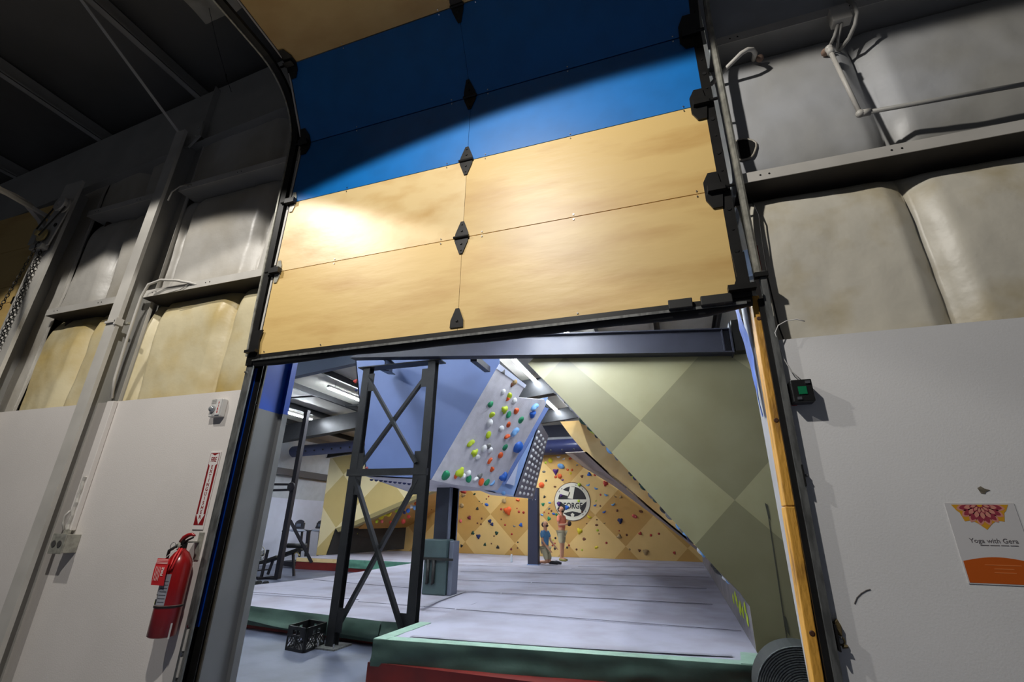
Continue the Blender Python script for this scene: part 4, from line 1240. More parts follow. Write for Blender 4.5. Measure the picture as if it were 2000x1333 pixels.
def skirt(pa, pb, z1, z0, bulge=0.03, seed=0, nu=60):
    pa, pb = V(pa), V(pb)
    d = (pb - pa)
    n = V((d.y, -d.x, 0)).normalized()

    def fn(u, v):
        p = pa + d * u
        hem = z0 + 0.03 * noise.noise(V((u * 3 + seed, 0, 1))) - 0.04 * u
        z = hem + (z1 - hem) * v
        w = bulge * (0.6 + noise.noise(V((u * 4 + seed, z * 6, 0)))) * (1 - v) ** 0.7 + 0.012 * noise.noise(V((u * 14 + seed, z * 10, 0)))
        return V((p.x, p.y, z)) + n * (0.012 + max(0, w))
    return MB().grid(fn, nu, 10)


P('green_skirt', skirt((fl.x, fl.y, 0), (fr.x, fr.y, 0), ZT + 0.002, 0.14, 0.05, 1, 90), mat_green, NM, smooth=True)
P('green_skirt', skirt((fl.x, fl.y + 1.05, 0), (fl.x, fl.y, 0), ZT + 0.002, 0.15, 0.02, 2, 20), mat_green, NM, smooth=True)
P('red_base', MB().box(fl.x - 0.03, fr.x, fl.y - 0.015, fl.y + 1.0, 0.0, 0.17).prism([(fl.x - 0.03, fl.y - 0.03, 0), (fr.x, fr.y - 0.03, 0), (fr.x, fr.y + 0.1, 0), (fl.x - 0.03, fl.y + 0.1, 0)], (0, 0, 0.17)), mat_red, NM)
P('pale_green_border', MB().prism([(fl.x - 0.005, fl.y - 0.01, ZT + 0.000), (fr.x, fr.y - 0.01, ZT + 0.000), (fr.x, fr.y + 0.13, ZT + 0.004), (fl.x - 0.005, fl.y + 0.13, ZT + 0.004)], (0, 0, 0.006)), mat_green_l, NM)
P('pale_green_border', MB().prism([(fl.x - 0.005, fl.y, ZT + 0.002), (fl.x + 0.14, fl.y, ZT + 0.002), (fl.x + 0.14, fl.y + 1.0, ZT + 0.002), (fl.x - 0.005, fl.y + 1.0, ZT + 0.002)], (0, 0, 0.008)), mat_green_l, NM)
P('pale_green_border', MB().prism([(fr.x - 0.2, fr.y - 0.02, ZT + 0.004), (fr.x, fr.y - 0.02, ZT + 0.004), (fr.x, fr.y + 0.45, ZT + 0.004), (fr.x - 0.16, fr.y + 0.45, ZT + 0.004)], (0, 0, 0.008)), mat_green_l, NM)
P('grey_tape', MB().grid(lambda u, v: V((fl.x + 0.30 + (fr.x - fl.x - 0.55) * u, fl.y + 0.21 + 0.07 * v + (fr.y - fl.y) * u - 0.05 * sin(pi * u), ZT + 0.0125)), 20, 1), stripe_g, NM)
seam_m = mat('seam_dark', rgb(84, 82, 92), rough=0.9)  # dark strips marking the joints between mat panels
SEAMS = []
for i, (pl, pr) in enumerate((((700, 1176), (1448, 1233)), ((880, 1154), (1392, 1181)), ((878, 1133), (1380, 1150)), ((900, 1117), (1385, 1128)), ((880, 1103), (1375, 1110)))):
    a, b = atz(*pl, ZT + 0.013), atz(*pr, ZT + 0.013)
    w = 0.012 if i == 0 else 0.02
    k_s = (fl.x + 0.01 - a.x) / (b.x - a.x)
    if k_s > 0:
        SEAMS.append((a, a + (b - a) * k_s, w))
        a = a + (b - a) * k_s
    P('mat_seam', MB().prism([a - V((0, w, 0)), b - V((0, w, 0)), b + V((0, w, 0)), a + V((0, w, 0))], (0, 0, 0.003)), seam_m, NM)
# crossing seam seen beside the pad
a, b = atz(820, 1186, ZT + 0.013), atz(905, 1156, ZT + 0.013)
CROSS = (a, b)

g0 = atz(576, 1112, 0)
LM = T('crash_mat', 'grey crash mat with sagging green skirt left of the tower', 'crash mat', (-5.5, 8, 0), 'crash mats')
ll, lr = atz(466, 1183, ZL), V((-3.9, 5.92, ZL))
lf = atz(560, 1132, ZL)
lf2 = atz(612, 1131, ZL)
poly = [(-7.6, ll.y + 0.25, ZL), (ll.x, ll.y, ZL), (lr.x, lr.y + 0.25, ZL), (fl.x + 0.01, 5.9, ZL), (fl.x + 0.01, 14.5, ZL), (-7.6, 12.6, ZL)]
e_l = atz(486, 1154, ZT)
e_m = atz(612, 1131, ZT)
e_f = atz(700, 1118, ZT)
e_b = atz(760, 1106, ZT)
top = [(ll.x - 0.5, ll.y + 0.1), (lr.x, lr.y + 0.3), (fl.x - 0.004, 6.3), (fl.x - 0.004, g0.y - 0.03), (e_b.x, g0.y - 0.03), (e_f.x, e_f.y), (e_m.x, e_m.y), (e_l.x, e_l.y), (ll.x - 1.0, ll.y + 0.9)]
front = [(ll.x - 0.5, ll.y + 0.1, ZL), (lr.x, lr.y + 0.3, ZL), (fl.x - 0.004, 6.3, ZL), (fl.x - 0.004, 7.6, ZT), (e_l.x - 0.6, 7.6, ZT)]
rear = [(e_l.x - 0.6, 7.6), (fl.x - 0.004, 7.6), (fl.x - 0.004, g0.y - 0.03), (e_b.x, g0.y - 0.03), (e_f.x, e_f.y), (e_m.x, e_m.y)]
P('carpet_top', MB().prism([(x, y, z - 0.04) for x, y, z in front], (0, 0, 0.04)).prism([(x, y, ZT - 0.04) for x, y in rear], (0, 0, 0.04)), mat_top, LM)
P('foam_core', MB().prism([(x, y, 0.05) for x, y in top], (0, 0, ZL - 0.1)), mat_green, LM)
P('green_skirt', skirt((ll.x - 0.5, ll.y + 0.1, 0), (lr.x, lr.y + 0.3, 0), ZL + 0.001, 0.13, 0.08, 5, 60), mat_green, LM, smooth=True)
P('green_skirt', skirt((lr.x, lr.y + 0.3, 0), (fl.x - 0.03, 6.3, 0), ZL + 0.001, 0.15, 0.05, 6, 20), mat_green, LM, smooth=True)
P('red_base', MB().prism([(ll.x - 0.6, ll.y + 0.12, 0), (lr.x, lr.y + 0.42, 0), (lr.x, lr.y + 0.6, 0), (ll.x - 0.6, ll.y + 0.6, 0)], (0, 0, 0.16)).prism(
    [(lr.x, lr.y + 0.42, 0), (fl.x - 0.05, 6.34, 0), (fl.x - 0.05, 6.5, 0), (lr.x, lr.y + 0.6, 0)], (0, 0, 0.2)), mat_red, LM)
for a, b, w in SEAMS:
    if a.y < 14.3 and b.y < 14.3:
        P('mat_seam', MB().prism([a - V((0, w, 0.0)), b - V((0.03, w, 0.0)), b + V((-0.03, w, 0)), a + V((0, w, 0))], (0, 0, 0.003)), seam_m, LM)
a, b = CROSS
P('mat_seam', MB().prism([a, a + V((0.05, 0, 0)), b + V((0.05, 0, 0)), b], (0, 0, 0.003)), stripe_g, LM)
for pl, pr in (((486, 1157), (700, 1172)), ((612, 1133), (820, 1151))):
    a, b = atz(*pl, ZT + 0.002), atz(*pr, ZT + 0.002)
    P('mat_seam', MB().prism([a - V((0, .015, 0)), b - V((0, .015, 0)), b + V((0, .015, 0)), a + V((0, .015, 0))], (0, 0, 0.003)), seam_m, LM)

FM = T('crash_mat', 'far crash mat with a red side and green edge below the left plywood wall', 'crash mat', (-9.5, 16, 0), 'crash mats')
g1 = atz(820, 1124, 0)
f_l = (g0.x, g0.y)
P('red_base', MB().box(g0.x, fl.x - 0.004, g0.y, yback, 0, 0.24), mat_red, FM)
P('plywood_edge', MB().box(g0.x, g0.x + 2.0, g0.y - 0.01, g0.y + 0.3, 0.24, 0.36), plyw_pale, FM)
P('carpet_top', MB().box(g0.x, fl.x - 0.004, g0.y, yback, 0.3, ZT), mat_top, FM)
P('green_skirt', skirt((g0.x + 1.9, g0.y - 0.0, 0), (-7.0, g0.y, 0), ZT + 0.001, 0.13, 0.05, 9, 50), mat('mid_green_vinyl', rgb(96, 150, 128), rough=0.5, var=0.25, vscale=6), FM, smooth=True)

# pad standing round the post
t = T('gym_post', 'dark steel post rising into the slate boulder, pad strapped round it', 'post', (-4.3, 8.6, ZT), 'posts on the mats')
q0, q1 = aty(850, 1000, 8.6), aty(882, 1000, 8.6)
P('shaft', MB().box(q0.x, q1.x, 8.6, 8.85, ZT, 2.6), mat('slate_steel', rgb(54, 60, 74), rough=0.5, var=0.2), t)
P('side_flange', MB().box(q1.x - 0.02, q1.x + 0.0, 8.50, 8.9, ZT, 2.6), mat('slate_steel_light', rgb(100, 108, 126), rough=0.5), t)
pad = T('post_pad', 'folded dark green pad strapped to the post', 'crash pad', (-4.4, 8.3, ZT))
pa, pb = atz(826, 1157, ZT), atz(868, 1161, ZT)
Yp = 8.2
pa, pb = aty(828, 1157, Yp), aty(868, 1160, Yp)
ztop = aty(850, 1054, Yp).z
pg = mat('dark_green_pad', rgb(66, 84, 86), rough=0.5, var=0.25, vscale=3, bump=0.3, bscale=5)
P('pad_body', MB().box(pa.x - 0.05, pb.x, Yp, Yp + 0.28, ZT + 0.002, ztop - 0.32), pg, pad, bevel=0.02)
P('pad_flap', MB().box(pa.x - 0.06, pb.x + 0.0, Yp - 0.03, Yp + 0.28, ztop - 0.31, ztop), pg, pad, bevel=0.02)
P('pad_body', MB().box(pb.x + 0.01, pb.x + 0.10, Yp + 0.05, Yp + 0.3, ZT + 0.002, ztop - 0.02), mat('grey_pad', rgb(96, 102, 118), rough=0.6), pad, bevel=0.015)
P('strap', MB().box(pa.x - 0.07, pb.x + 0.14, Yp - 0.04, Yp - 0.02, ztop - 0.34, ztop - 0.30), black_rub, pad)
for dx in (0.05, 0.16):
    P('strap', MB().tube([(pa.x + dx, Yp - 0.015, ztop - 0.33), (pa.x + dx + 0.01, Yp - 0.03, ztop - 0.7), (pa.x + dx - 0.02, Yp - 0.02, 0.55)], 0.03, 6, rs=[0.035, 0.03, 0.02]), black_rub, pad, smooth=True)

t = T('gym_post', 'slim navy post below the white dotted board, beside the kneeling man', 'post', (-4.4, 15, ZT), 'posts on the mats')
qq = atz(1040, 1104, ZT + 0.01)
Ym = qq.y
q0, q1 = aty(1031, 1050, Ym), aty(1050, 1050, Ym)
P('shaft', MB().box(q0.x, q1.x, Ym, Ym + 0.25, ZT, 2.7), mat('navy_post_paint', rgb(52, 54, 74), rough=0.5), t)
P('foot_plate', MB().box(q0.x - 0.02, q1.x + 0.02, Ym - 0.03, Ym + 0.28, ZT, ZT + 0.025), blue_lt, t)
for dx in (0.06, 0.16):
    P('bolt', MB().ball((q0.x + 0.1 + dx, Ym - 0.005, aty(1045, 977, Ym).z), 0.02, 8), chrome, t)

# ------------------------------------------------------------------ slate boulder
bo = T('climbing_boulder', 'slate-blue freestanding boulder with a grey overhanging board', 'climbing boulder', (-4.2, 8.5, 2.3))
Yn = 7.5
A, B = aty(975, 711, Yn), aty(842, 938, Yn)
Dd = aty(979, 950, 9.3)
L1, L2 = aty(715, 931, Yn), aty(690, 690, Yn)
nb = (B - A).cross(Dd - A).normalized()
if nb.x < 0:
    nb = -nb
g = lambda px, py: onp(px, py, A, nb)
facep = [A, g(1026.6, 751.8), g(1012.4, 777), g(1063, 781), g(1066, 787), g(1064, 795), g(979, 948), g(971.5, 958.5), g(883, 946.5), B]
P('grey_board', MB().prism(facep, -nb * 0.02), gray_w, bo)
P('pale_top_edge', MB().prism([A + nb * 0.003, g(1027, 752) + nb * 0.003, g(1024, 758) + nb * 0.003, A + nb * 0.003 + (B - A).normalized() * 0.1], nb * 0.012), mat('pale_edge_paint', rgb(200, 206, 226), rough=0.5), bo)
# slate side facing the opening, slightly faceted
topl = aty(693, 690, Yn)
P('slate_side', MB().prism([A, B, L1, topl, V((topl.x, Yn, 5.0)), V((A.x, Yn, 5.0))], (0, 0.02, 0)), blue_w, bo)
bk = aty(971.5, 958.5, 9.3)
P('underside', MB().prism([L1, B, facep[8], facep[7], V((L1.x - 0.3, 9.5, bk.z))], (0, 0, 0.02)), gray_w, bo)
P('left_face', MB().prism([L1, topl, V((topl.x - ZT, 9.8, topl.z)), V((L1.x - ZT, 9.6, L1.z))], (0.02, 0, 0)), blue_lt, bo)
P('back_face', MB().prism([V((L1.x - ZT, 9.8, L1.z)), V((facep[6].x - 0.1, 9.8, facep[6].z + 0.05)), V((facep[3].x - 0.1, 9.9, facep[3].z)), V((topl.x, 9.9, 5.0))], (0, 0.02, 0)), blue_w, bo)

# second boulder behind with the dotted board
b2 = T('climbing_boulder', 'pale blue boulder behind, carrying a narrow board of white knobs', 'climbing boulder', (-4.6, 13, 2.4))
Y2 = 12.2
Yf = 14.8
na, nbm, fa, fb = aty(1055, 824, Y2), aty(1005, 971, Y2), aty(1071, 852, Yf), aty(1042, 975, Yf)
P('dotted_board', MB().prism([na, nbm, fb, fa], (-0.03, 0, 0.02)), mat('mid_grey_board', rgb(150, 148, 160), rough=0.7), b2)
P('pale_side', MB().prism([aty(1070, 776, Y2), na, nbm, aty(930, 956, Y2), aty(960, 800, Y2)], (0, 0.02, 0)), blue_lt, b2)
P('white_flap', MB().prism([aty(1030, 815, Y2 - 0.1), aty(1004, 949, Y2 - 0.1), aty(982, 943, Y2 - 0.1), aty(1005, 820, Y2 - 0.1)], (0, 0.02, 0)), mat('pale_edge_paint', rgb(200, 206, 226)), b2)
P('underside', MB().prism([aty(930, 956, Y2), nbm, fb, aty(960, 968, Yf)], (0, 0, 0.03)), gray_w, b2)

# ------------------------------------------------------------------ right-hand leaning walls
ply_g = checker_mat('stained_plywood_diamonds', rgb(112, 108, 80), rgb(140, 136, 104), 1.33, -0.36, 2.75, rough=0.5, coat=0.5, mottled=0.35)
Y1 = 6.0
rw = T('leaning_climbing_wall', 'big khaki plywood side of the right-hand leaning wall, diamonds of two stains', 'climbing wall', (1.5, 6.0, ZT))
kx = atz(1478, 1277, ZT)
prof1 = [V((0.56, Y1, 0.0)), V((0.56, Y1, 0.79)), aty(1464, 1185, Y1), aty(1445, 1158, Y1), aty(1400, 1113, Y1), aty(1253, 948, Y1), aty(1100, 781, Y1), aty(1031, 711, Y1), aty(1052, 690, Y1)]
prof1[0].x = prof1[1].x = aty(1478, 1277, Y1).x
tr_ = V((4.2, Y1, 4.3))
q1_, q2_ = aty(1052, 676, Y1), aty(1425, 671, Y1)
side = prof1 + [q1_, q1_ + (q2_ - q1_) * (4.2 - q1_.x) / (q2_.x - q1_.x), V((4.2, Y1, 0.0))]
P('side_panel', MB().prism(side, (0, 0.02, 0)), ply_g, rw)
# climbing face: ruled surface along y
fv = [p + V((0.0, 0.02, 0)) for p in prof1]
mbf = MB()
for i in range(2, len(fv) - 1):
    p, q = fv[i], fv[i + 1]
    mbf.prism([p, q, q + V((0, 3.6, 0)), p + V((0, 3.6, 0))], (0.02, 0, 0.005))
P('climbing_face', mbf, gray_w, rw)
kick = MB()
for i in range(0, 3):
    p, q = fv[i], fv[i + 1]
    kick.prism([p, q, q + V((0, 14.2, 0)), p + V((0, 14.2, 0))], (0.02, 0, 0))
P('kicker', kick, gray_k, rw)
for (pa_, pb_) in (((1497, 985), (1540, 1270)),):
    a, b = aty(*pa_, Y1 - 0.003), aty(*pb_, Y1 - 0.003)
    P('panel_joint', MB().bar(a, b, 0.008, 0.003, (0, 1, 0)), mat('joint_dark', rgb(60, 60, 50)), rw)
for px, py in ((1499, 1000), (1535, 1222)):
    a = aty(px, py, Y1 - 0.003)
    P('scuff', MB().prism([a + V((-0.012, 0, 0.09)), a + V((0.012, 0, 0.07)), a + V((0.016, 0, -0.09)), a + V((-0.004, 0, -0.05))], (0, -0.002, 0)), mat('joint_dark', rgb(60, 60, 50)), rw)

Y2w = 9.6
pin = [(1093.8, 823.9), (1113, 850), (1141.5, 884), (1186, 925), (1222.5, 955), (1263, 990), (1303.6, 1024), (1345, 1058)]
near2 = [aty(x, y, Y2w) for x, y in pin]
r2 = T('leaning_climbing_wall', 'bright yellow plywood strip of the next leaning wall, behind the khaki one', 'climbing wall', (0.5, Y2w, ZT))
P('side_panel', MB().prism([near2[0] + V((0.0, 0, 0.0))] + near2[1:] + [V((1.6, Y2w, near2[-1].z)), V((1.6, Y2w, near2[0].z))], (0, 0.02, 0)),
  mat('bright_birch', rgb(236, 204, 140), rough=0.45, col2=rgb(214, 170, 98), vscale=1.2, coat=0.3), r2)
mbf = MB()
near2f = near2[2:]
far2 = [aty(x, y, 20.4) for x, y in ((1103, 885), (1141.5, 914.8), (1196, 948), (1245, 984), (1290, 1018), (1322, 1044))]
for i in range(len(near2f) - 1):
    mbf.prism([near2f[i], near2f[i + 1], far2[i + 1], far2[i]], (0.03, 0, 0.02))
P('climbing_face', mbf, mat('taupe_climbing_face', rgb(138, 122, 116), rough=0.7, var=0.2, vscale=3), r2)
a2, b2_ = near2[-1], far2[-1]
P('lower_face', MB().prism([a2, V((0.56, Y2w, 0.8)), V((0.56, 20.4, 0.8)), b2_], (0.03, 0, 0)), mat('taupe_climbing_face', rgb(138, 122, 116)), r2)

# back wall
YB = 20.45
ply_b = checker_mat('golden_plywood_diamonds', rgb(228, 192, 122), rgb(202, 158, 86), 1.62, aty(908.5, 1059, YB).x, aty(908.5, 1059, YB).z, rough=0.45, mottled=0.12)
bw = T('back_climbing_wall', 'golden plywood back wall with darker diamonds and a round logo', 'climbing wall', (-5, YB, ZT))
P('wall_panel', MB().box(-13.9, 1.5, YB, YB + 0.05, ZT, aty(1080, 868, YB).z), ply_b, bw)
# an overhanging bay at the left of the back wall
ply_d = mat('brown_plywood', rgb(186, 138, 66), rough=0.5, var=0.15, vscale=1.5)
P('leaning_bay', MB().prism([aty(700, 1034, 17.0), aty(793, 1031, YB), aty(850, 992, YB), aty(935, 900, YB), aty(870, 880, 17.0)], (0, 0.03, 0.03)), ply_d, bw)

# logo
Lc = aty(1117.5, 980, YB - 0.02)
Rl = (aty(1153, 980, YB).x - aty(1082, 980, YB).x) / 2
lz = (aty(1117, 944, YB).z - aty(1117, 1017.5, YB).z) / 2
lg = O('round_logo', MB().lathe([(0, 0), (Rl, 0), (Rl, 0.012), (0, 0.012)], (Lc.x, YB - 0.001, Lc.z), 48, (0, -1, 0)), mat('logo_rim', rgb(92, 66, 52), rough=0.6), 'round black and cream FORGE logo with a hammer on the back wall', 'logo')
cream = mat('logo_cream', rgb(222, 216, 196), rough=0.6)
lblk = mat('logo_black', rgb(34, 30, 30), rough=0.6)
yl = YB - 0.013


def dsk(r, y, m_, name, parent):
    return P(name, MB().lathe([(0, 0), (r, 0), (r, 0.004), (0, 0.004)], (Lc.x, y, Lc.z), 48, (0, -1, 0)), m_, parent)


dsk(Rl * 0.965, yl, cream, 'cream_ring', lg)
dsk(Rl * 0.78, yl - 0.005, lblk, 'black_disc', lg)


def lp(pts, y, m_, name):
    P(name, MB().prism([(Lc.x + a * Rl, y, Lc.z + b * Rl) for a, b in pts], (0, -0.004, 0)), m_, lg)


y2_ = yl - 0.010
lp([(-0.10, 0.78), (0.17, 0.74), (0.04, 0.12), (-0.24, 0.16)], y2_, cream, 'hammer_head')
lp([(-0.70, 0.40), (-0.58, 0.62), (-0.10, 0.48), (-0.18, 0.26)], y2_, cream, 'hammer_handle')
lp([(-0.8, 0.10), (0.82, 0.10), (0.80, 0.02), (0.52, -0.2), (0.42, -0.38), (0.55, -0.58), (-0.5, -0.58), (-0.34, -0.36), (-0.42, -0.2), (-0.62, -0.02), (-0.82, 0.0)], y2_, cream, 'anvil')
lp([(-0.38, -0.6), (-0.3, -0.56), (0, -0.5), (0.3, -0.56), (0.38, -0.6), (0.2, -0.72), (-0.2, -0.72)], y2_ - 0.001, lblk, 'anvil_hollow')
lp([(-0.10, -0.66), (0, -0.58), (0.10, -0.66), (0.06, -0.8), (-0.06, -0.8)], y2_ - 0.002, cream, 'anvil_foot')
P('lettering', text_mb('FORGE', 0.27 * Rl / 0.72 * 1.12, (Lc.x + 0.04 * Rl, y2_ - 0.006, Lc.z - 0.24 * Rl), bold=0.009, xs=0.8), lblk, lg)
for k in range(26):
    a = pi * 2 * k / 26 + 0.1
    if k in (3, 4, 5, 9, 10, 15, 16, 22, 23):
        c_ = V((Lc.x + cos(a) * Rl * 0.87, yl - 0.006, Lc.z + sin(a) * Rl * 0.87))
        tdir = V((-sin(a), 0, cos(a)))
        P('ring_mark', MB().obox(c_, tdir * 0.03, V((cos(a), 0, sin(a))) * 0.022, (0, 0.002, 0)), mat('logo_grey', rgb(150, 144, 132)), lg)

# ------------------------------------------------------------------ left plywood structure
Y3 = 16.2
ply_l = checker_mat('pale_plywood_diamonds', rgb(232, 216, 168), rgb(204, 180, 116), 1.4, aty(671, 927.5, Y3).x, aty(671, 927.5, Y3).z, rough=0.5, mottled=0.1)
lw = T('leaning_climbing_wall', 'pale plywood side of the left-hand leaning wall behind the tower', 'climbing wall', (-12, Y3, ZT))
pl3 = [(644.7, 895.6), (700, 886), (760, 878), (900, 860), (905, 925), (824, 963), (792, 976), (690.6, 1019.4), (656, 1032.5), (638, 1084.5), (617.5, 1085)]
P('side_panel', MB().prism([aty(x, y, Y3) for x, y in pl3], (0, 0.02, 0)), ply_l, lw)
ed = [aty(x, y, Y3 - 0.001) for x, y in ((656, 1032.5), (690.6, 1019.4), (792, 976), (824, 963), (905, 925))]
P('edge_board', MB().prism([ed[0], ed[1], ed[2], ed[3], ed[4]] + [aty(x, y, Y3 - 0.001) for x, y in ((905, 931), (824, 970), (792, 984), (690.6, 1028), (660, 1040))], (0, 0.35, 0)), mat('khaki_edge', rgb(150, 136, 90), rough=0.6), lw)
k0, k1 = aty(656, 1033, Y3), aty(638, 1085, Y3)
k2, k3 = aty(793, 1031, YB - 0.05), aty(789, 1073, YB - 0.05)
P('kicker', MB().prism([k0, k1, k3, k2], (-0.03, 0, 0)), dark_k, lw)
P('climbing_face', MB().prism([k0, k2, aty(850, 1000, YB - 0.05), aty(905, 931, Y3 + 0.35)], (0, 0, 0.03)), ply_d, lw)

# ------------------------------------------------------------------ carpet roll
rc = T('rubber_roll', 'grey ribbed rubber mat roll standing at the right jamb, bottom edge', 'rolled mat', (0.3, 3.3, 0.6))
Yr = 4.62
ctr = aty(1578, 1352, Yr)
rt_ = aty(1578, 1265, Yr).z
Rr = rt_ / 2 * 0.995
ctr.z = Rr + 0.003
roll_m = mat('grey_rubber', rgb(110, 114, 114), rough=0.6, var=0.5, vscale=60)
ring_pts = []
mbr = MB()
for k in range(16):
    r = Rr * (1 - k * 0.045)
    mbr.tube([(ctr.x + r * cos(a), Yr - 0.004, ctr.z + r * sin(a)) for a in [2 * pi * q / 40 for q in range(40)]], 0.0052, 5, closed=True)
P('outer_wrap', MB().lathe([(Rr * 0.28, 0), (Rr, 0), (Rr + 0.003, -0.01), (Rr + 0.003, -0.3), (Rr * 0.28, -0.3)], (ctr.x, Yr, ctr.z), 48, (0, -1, 0)), mat('dark_rubber', rgb(46, 50, 50), rough=0.7), rc)
P('spiral_layers', mbr, roll_m, rc, smooth=True)
P('hollow_core', MB().lathe([(0, 0), (Rr * 0.28, 0), (Rr * 0.28, 0.004), (0, 0.004)], (ctr.x, Yr, ctr.z), 24, (0, -1, 0)), mat('hole_black', rgb(6, 6, 6)), rc)
# ================================================================== gym machines at the left
X_dark = mat('rig_black', rgb(34, 32, 38), rough=0.4, metal=0.3)
base = atz(541, 1133, 0)
rig = T('exercise_rig', 'tall black rig pole with crossbars, left of the tower', 'exercise rig', (base.x, base.y, 0))
Yg = base.y
topz = aty(592, 803, Yg).z
P('tall_pole', MB().box(base.x - 0.07, base.x + 0.07, Yg - 0.06, Yg + 0.06, 0.02, topz), X_dark, rig)
zc1 = aty(566, 947, Yg).z
zc2 = aty(566, 957, Yg).z
P('crossbar', MB().cyl((base.x, Yg, zc1), (base.x - 2.2, Yg - 0.1, zc1 + 0.03), 0.035, 8), X_dark, rig)
P('crossbar', MB().cyl((base.x, Yg, zc2), (base.x - 2.2, Yg - 0.1, zc2 - 0.05), 0.035, 8), X_dark, rig)
P('plate_wheel', MB().lathe([(0, 0), (0.13, 0), (0.14, 0.02), (0.12, 0.05), (0.04, 0.06), (0, 0.06)], (base.x, Yg - 0.08, (zc1 + zc2) / 2), 24, (0, -1, 0)), X_dark, rig)
P('foot_frame', MB().bar((base.x, Yg, 0.03), (base.x - 0.95, Yg - 0.1, 0.03), 0.05, 0.05).bar((base.x - 0.4, Yg - 0.3, 0.03), (base.x - 0.4, Yg + 0.5, 0.03), 0.05, 0.05), X_dark, rig)
P('short_post', MB().bar((base.x - 0.55, Yg - 0.02, 0.03), (base.x - 0.50, Yg - 0.02, 0.75), 0.06, 0.06, (0, 1, 0)), X_dark, rig)
P('rear_strut', MB().bar((base.x + 0.0, Yg + 0.1, 1.55), (base.x + 0.33, Yg + 0.9, 0.4), 0.07, 0.07), X_dark, rig)

bn = T('weight_bench', 'inclined black weight bench across the rig foot', 'weight bench', (-10.5, 12.3, 0))
Yw = 12.6
b0, b1 = aty(512, 1100, Yw), aty(588, 1073, Yw)
P('seat_pad', MB().bar(b0, (b0 * 0.55 + b1 * 0.45), 0.3, 0.09), black_rub, bn, bevel=0.02)
P('back_pad', MB().bar(b0 * 0.5 + b1 * 0.5, b1, 0.3, 0.08), black_rub, bn, bevel=0.02)
P('frame_leg', MB().bar(b0 * 0.7 + b1 * 0.3, V((b0.x + 0.3, Yw, 0.02)), 0.06, 0.06, (0, 1, 0)).bar(b1 * 0.8 + b0 * 0.2, V((b1.x - 0.1, Yw, 0.02)), 0.06, 0.06, (0, 1, 0)), X_dark, bn)
P('leg_roller', MB().cyl(aty(573, 1066, Yw) - V((0.0, 0.25, 0)), aty(573, 1066, Yw) + V((0.5, 0, 0)), 0.07, 12), black_rub, bn, smooth=True)
P('yellow_handle', MB().tube([aty(572, 1085, Yw), aty(580, 1078, Yw), aty(585, 1086, Yw)], 0.015, 6), mat('straw_paint', rgb(190, 174, 110)), bn)

tm_silver = mat('treadmill_silver', rgb(170, 178, 196), rough=0.35, metal=0.3)


def treadmill(pxc, Y, s, label):
    t = T('treadmill', label, 'treadmill', (aty(pxc, 1080, Y).x, Y, 0), 'treadmills by the side wall')
    con = aty(pxc, 1027, Y)
    x0, x1 = aty(pxc - 22 * s, 1040, Y).x, aty(pxc + 20 * s, 1040, Y).x
    z0 = aty(pxc, 1037, Y).z
    P('console', MB().grid(lambda u, v: V((con.x + (u - 0.5) * 0.48 * (1 - 0.25 * v), Y - 0.02 + 0.06 * v, con.z - 0.12 + 0.27 * v + 0.05 * sin(pi * u))), 10, 6).box(con.x - 0.2, con.x + 0.2, Y, Y + 0.08, con.z - 0.12, con.z + 0.1), mat('console_black', rgb(36, 36, 44), rough=0.3), t, smooth=False)
    P('display', MB().box(con.x - 0.1, con.x + 0.1, Y - 0.03, Y - 0.02, con.z - 0.04, con.z + 0.06), mat('display_grey', rgb(96, 104, 120), rough=0.2), t)
    P('handle_tray', MB().ball((con.x, Y - 0.05, z0), 0.36, 16, (1, 0.5, 0.13)), tm_silver, t, smooth=True)
    P('handrail', MB().tube([(x0, Y - 0.3, z0 - 0.03), (con.x - 0.25, Y - 0.05, z0 + 0.02), (con.x + 0.2, Y, z0 + 0.02), (x1, Y + 0.1, z0)], 0.025, 8), X_dark, t, smooth=True)
    P('upright', MB().bar((x1 - 0.03, Y + 0.1, 0.15), (x1 - 0.03, Y, z0), 0.1, 0.1, (0, 1, 0)), X_dark, t)
    P('upright', MB().bar((x1 - 0.55, Y + 0.35, 0.15), (x1 - 0.5, Y + 0.2, z0), 0.06, 0.06, (0, 1, 0)), X_dark, t)
    P('deck', MB().box(con.x - 0.35, con.x + 0.4, Y - 0.2, Y + 1.3, 0.04, 0.2), X_dark, t, bevel=0.02)
    P('running_belt', MB().box(con.x - 0.25, con.x + 0.3, Y - 0.1, Y + 1.2, 0.2, 0.21), black_rub, t)
    return t


treadmill(584, 15.2, 1.0, 'treadmill with a dark console, left of the pale plywood wall')
treadmill(626, 16.9, 0.6, 'second treadmill, half hidden by the pale plywood wall edge')

fq = atz(503, 1112, 0)
fn_ = T('floor_fan', 'round grey floor fan against the side wall, beside the left jamb', 'fan', (fq.x, fq.y, 0))
Yf_ = 13.6
fc = aty(506, 1083, Yf_)
Rf = (aty(506, 1068, Yf_) - fc).length
P('guard_ring', MB().tube([(fc.x + Rf * cos(a), Yf_, fc.z + Rf * sin(a)) for a in [2 * pi * k / 28 for k in range(28)]], 0.015, 6, closed=True), galv, fn_)
for rr in (0.8, 0.6, 0.4):
    P('guard_wire', MB().tube([(fc.x + rr * Rf * cos(a), Yf_ - 0.05, fc.z + rr * Rf * sin(a)) for a in [2 * pi * k / 24 for k in range(24)]], 0.006, 5, closed=True), galv, fn_)
for k in range(12):
    a = 2 * pi * k / 12
    P('guard_spoke', MB().cyl((fc.x + 0.05 * cos(a), Yf_ - 0.06, fc.z + 0.05 * sin(a)), (fc.x + Rf * cos(a), Yf_, fc.z + Rf * sin(a)), 0.005, 5), galv, fn_)
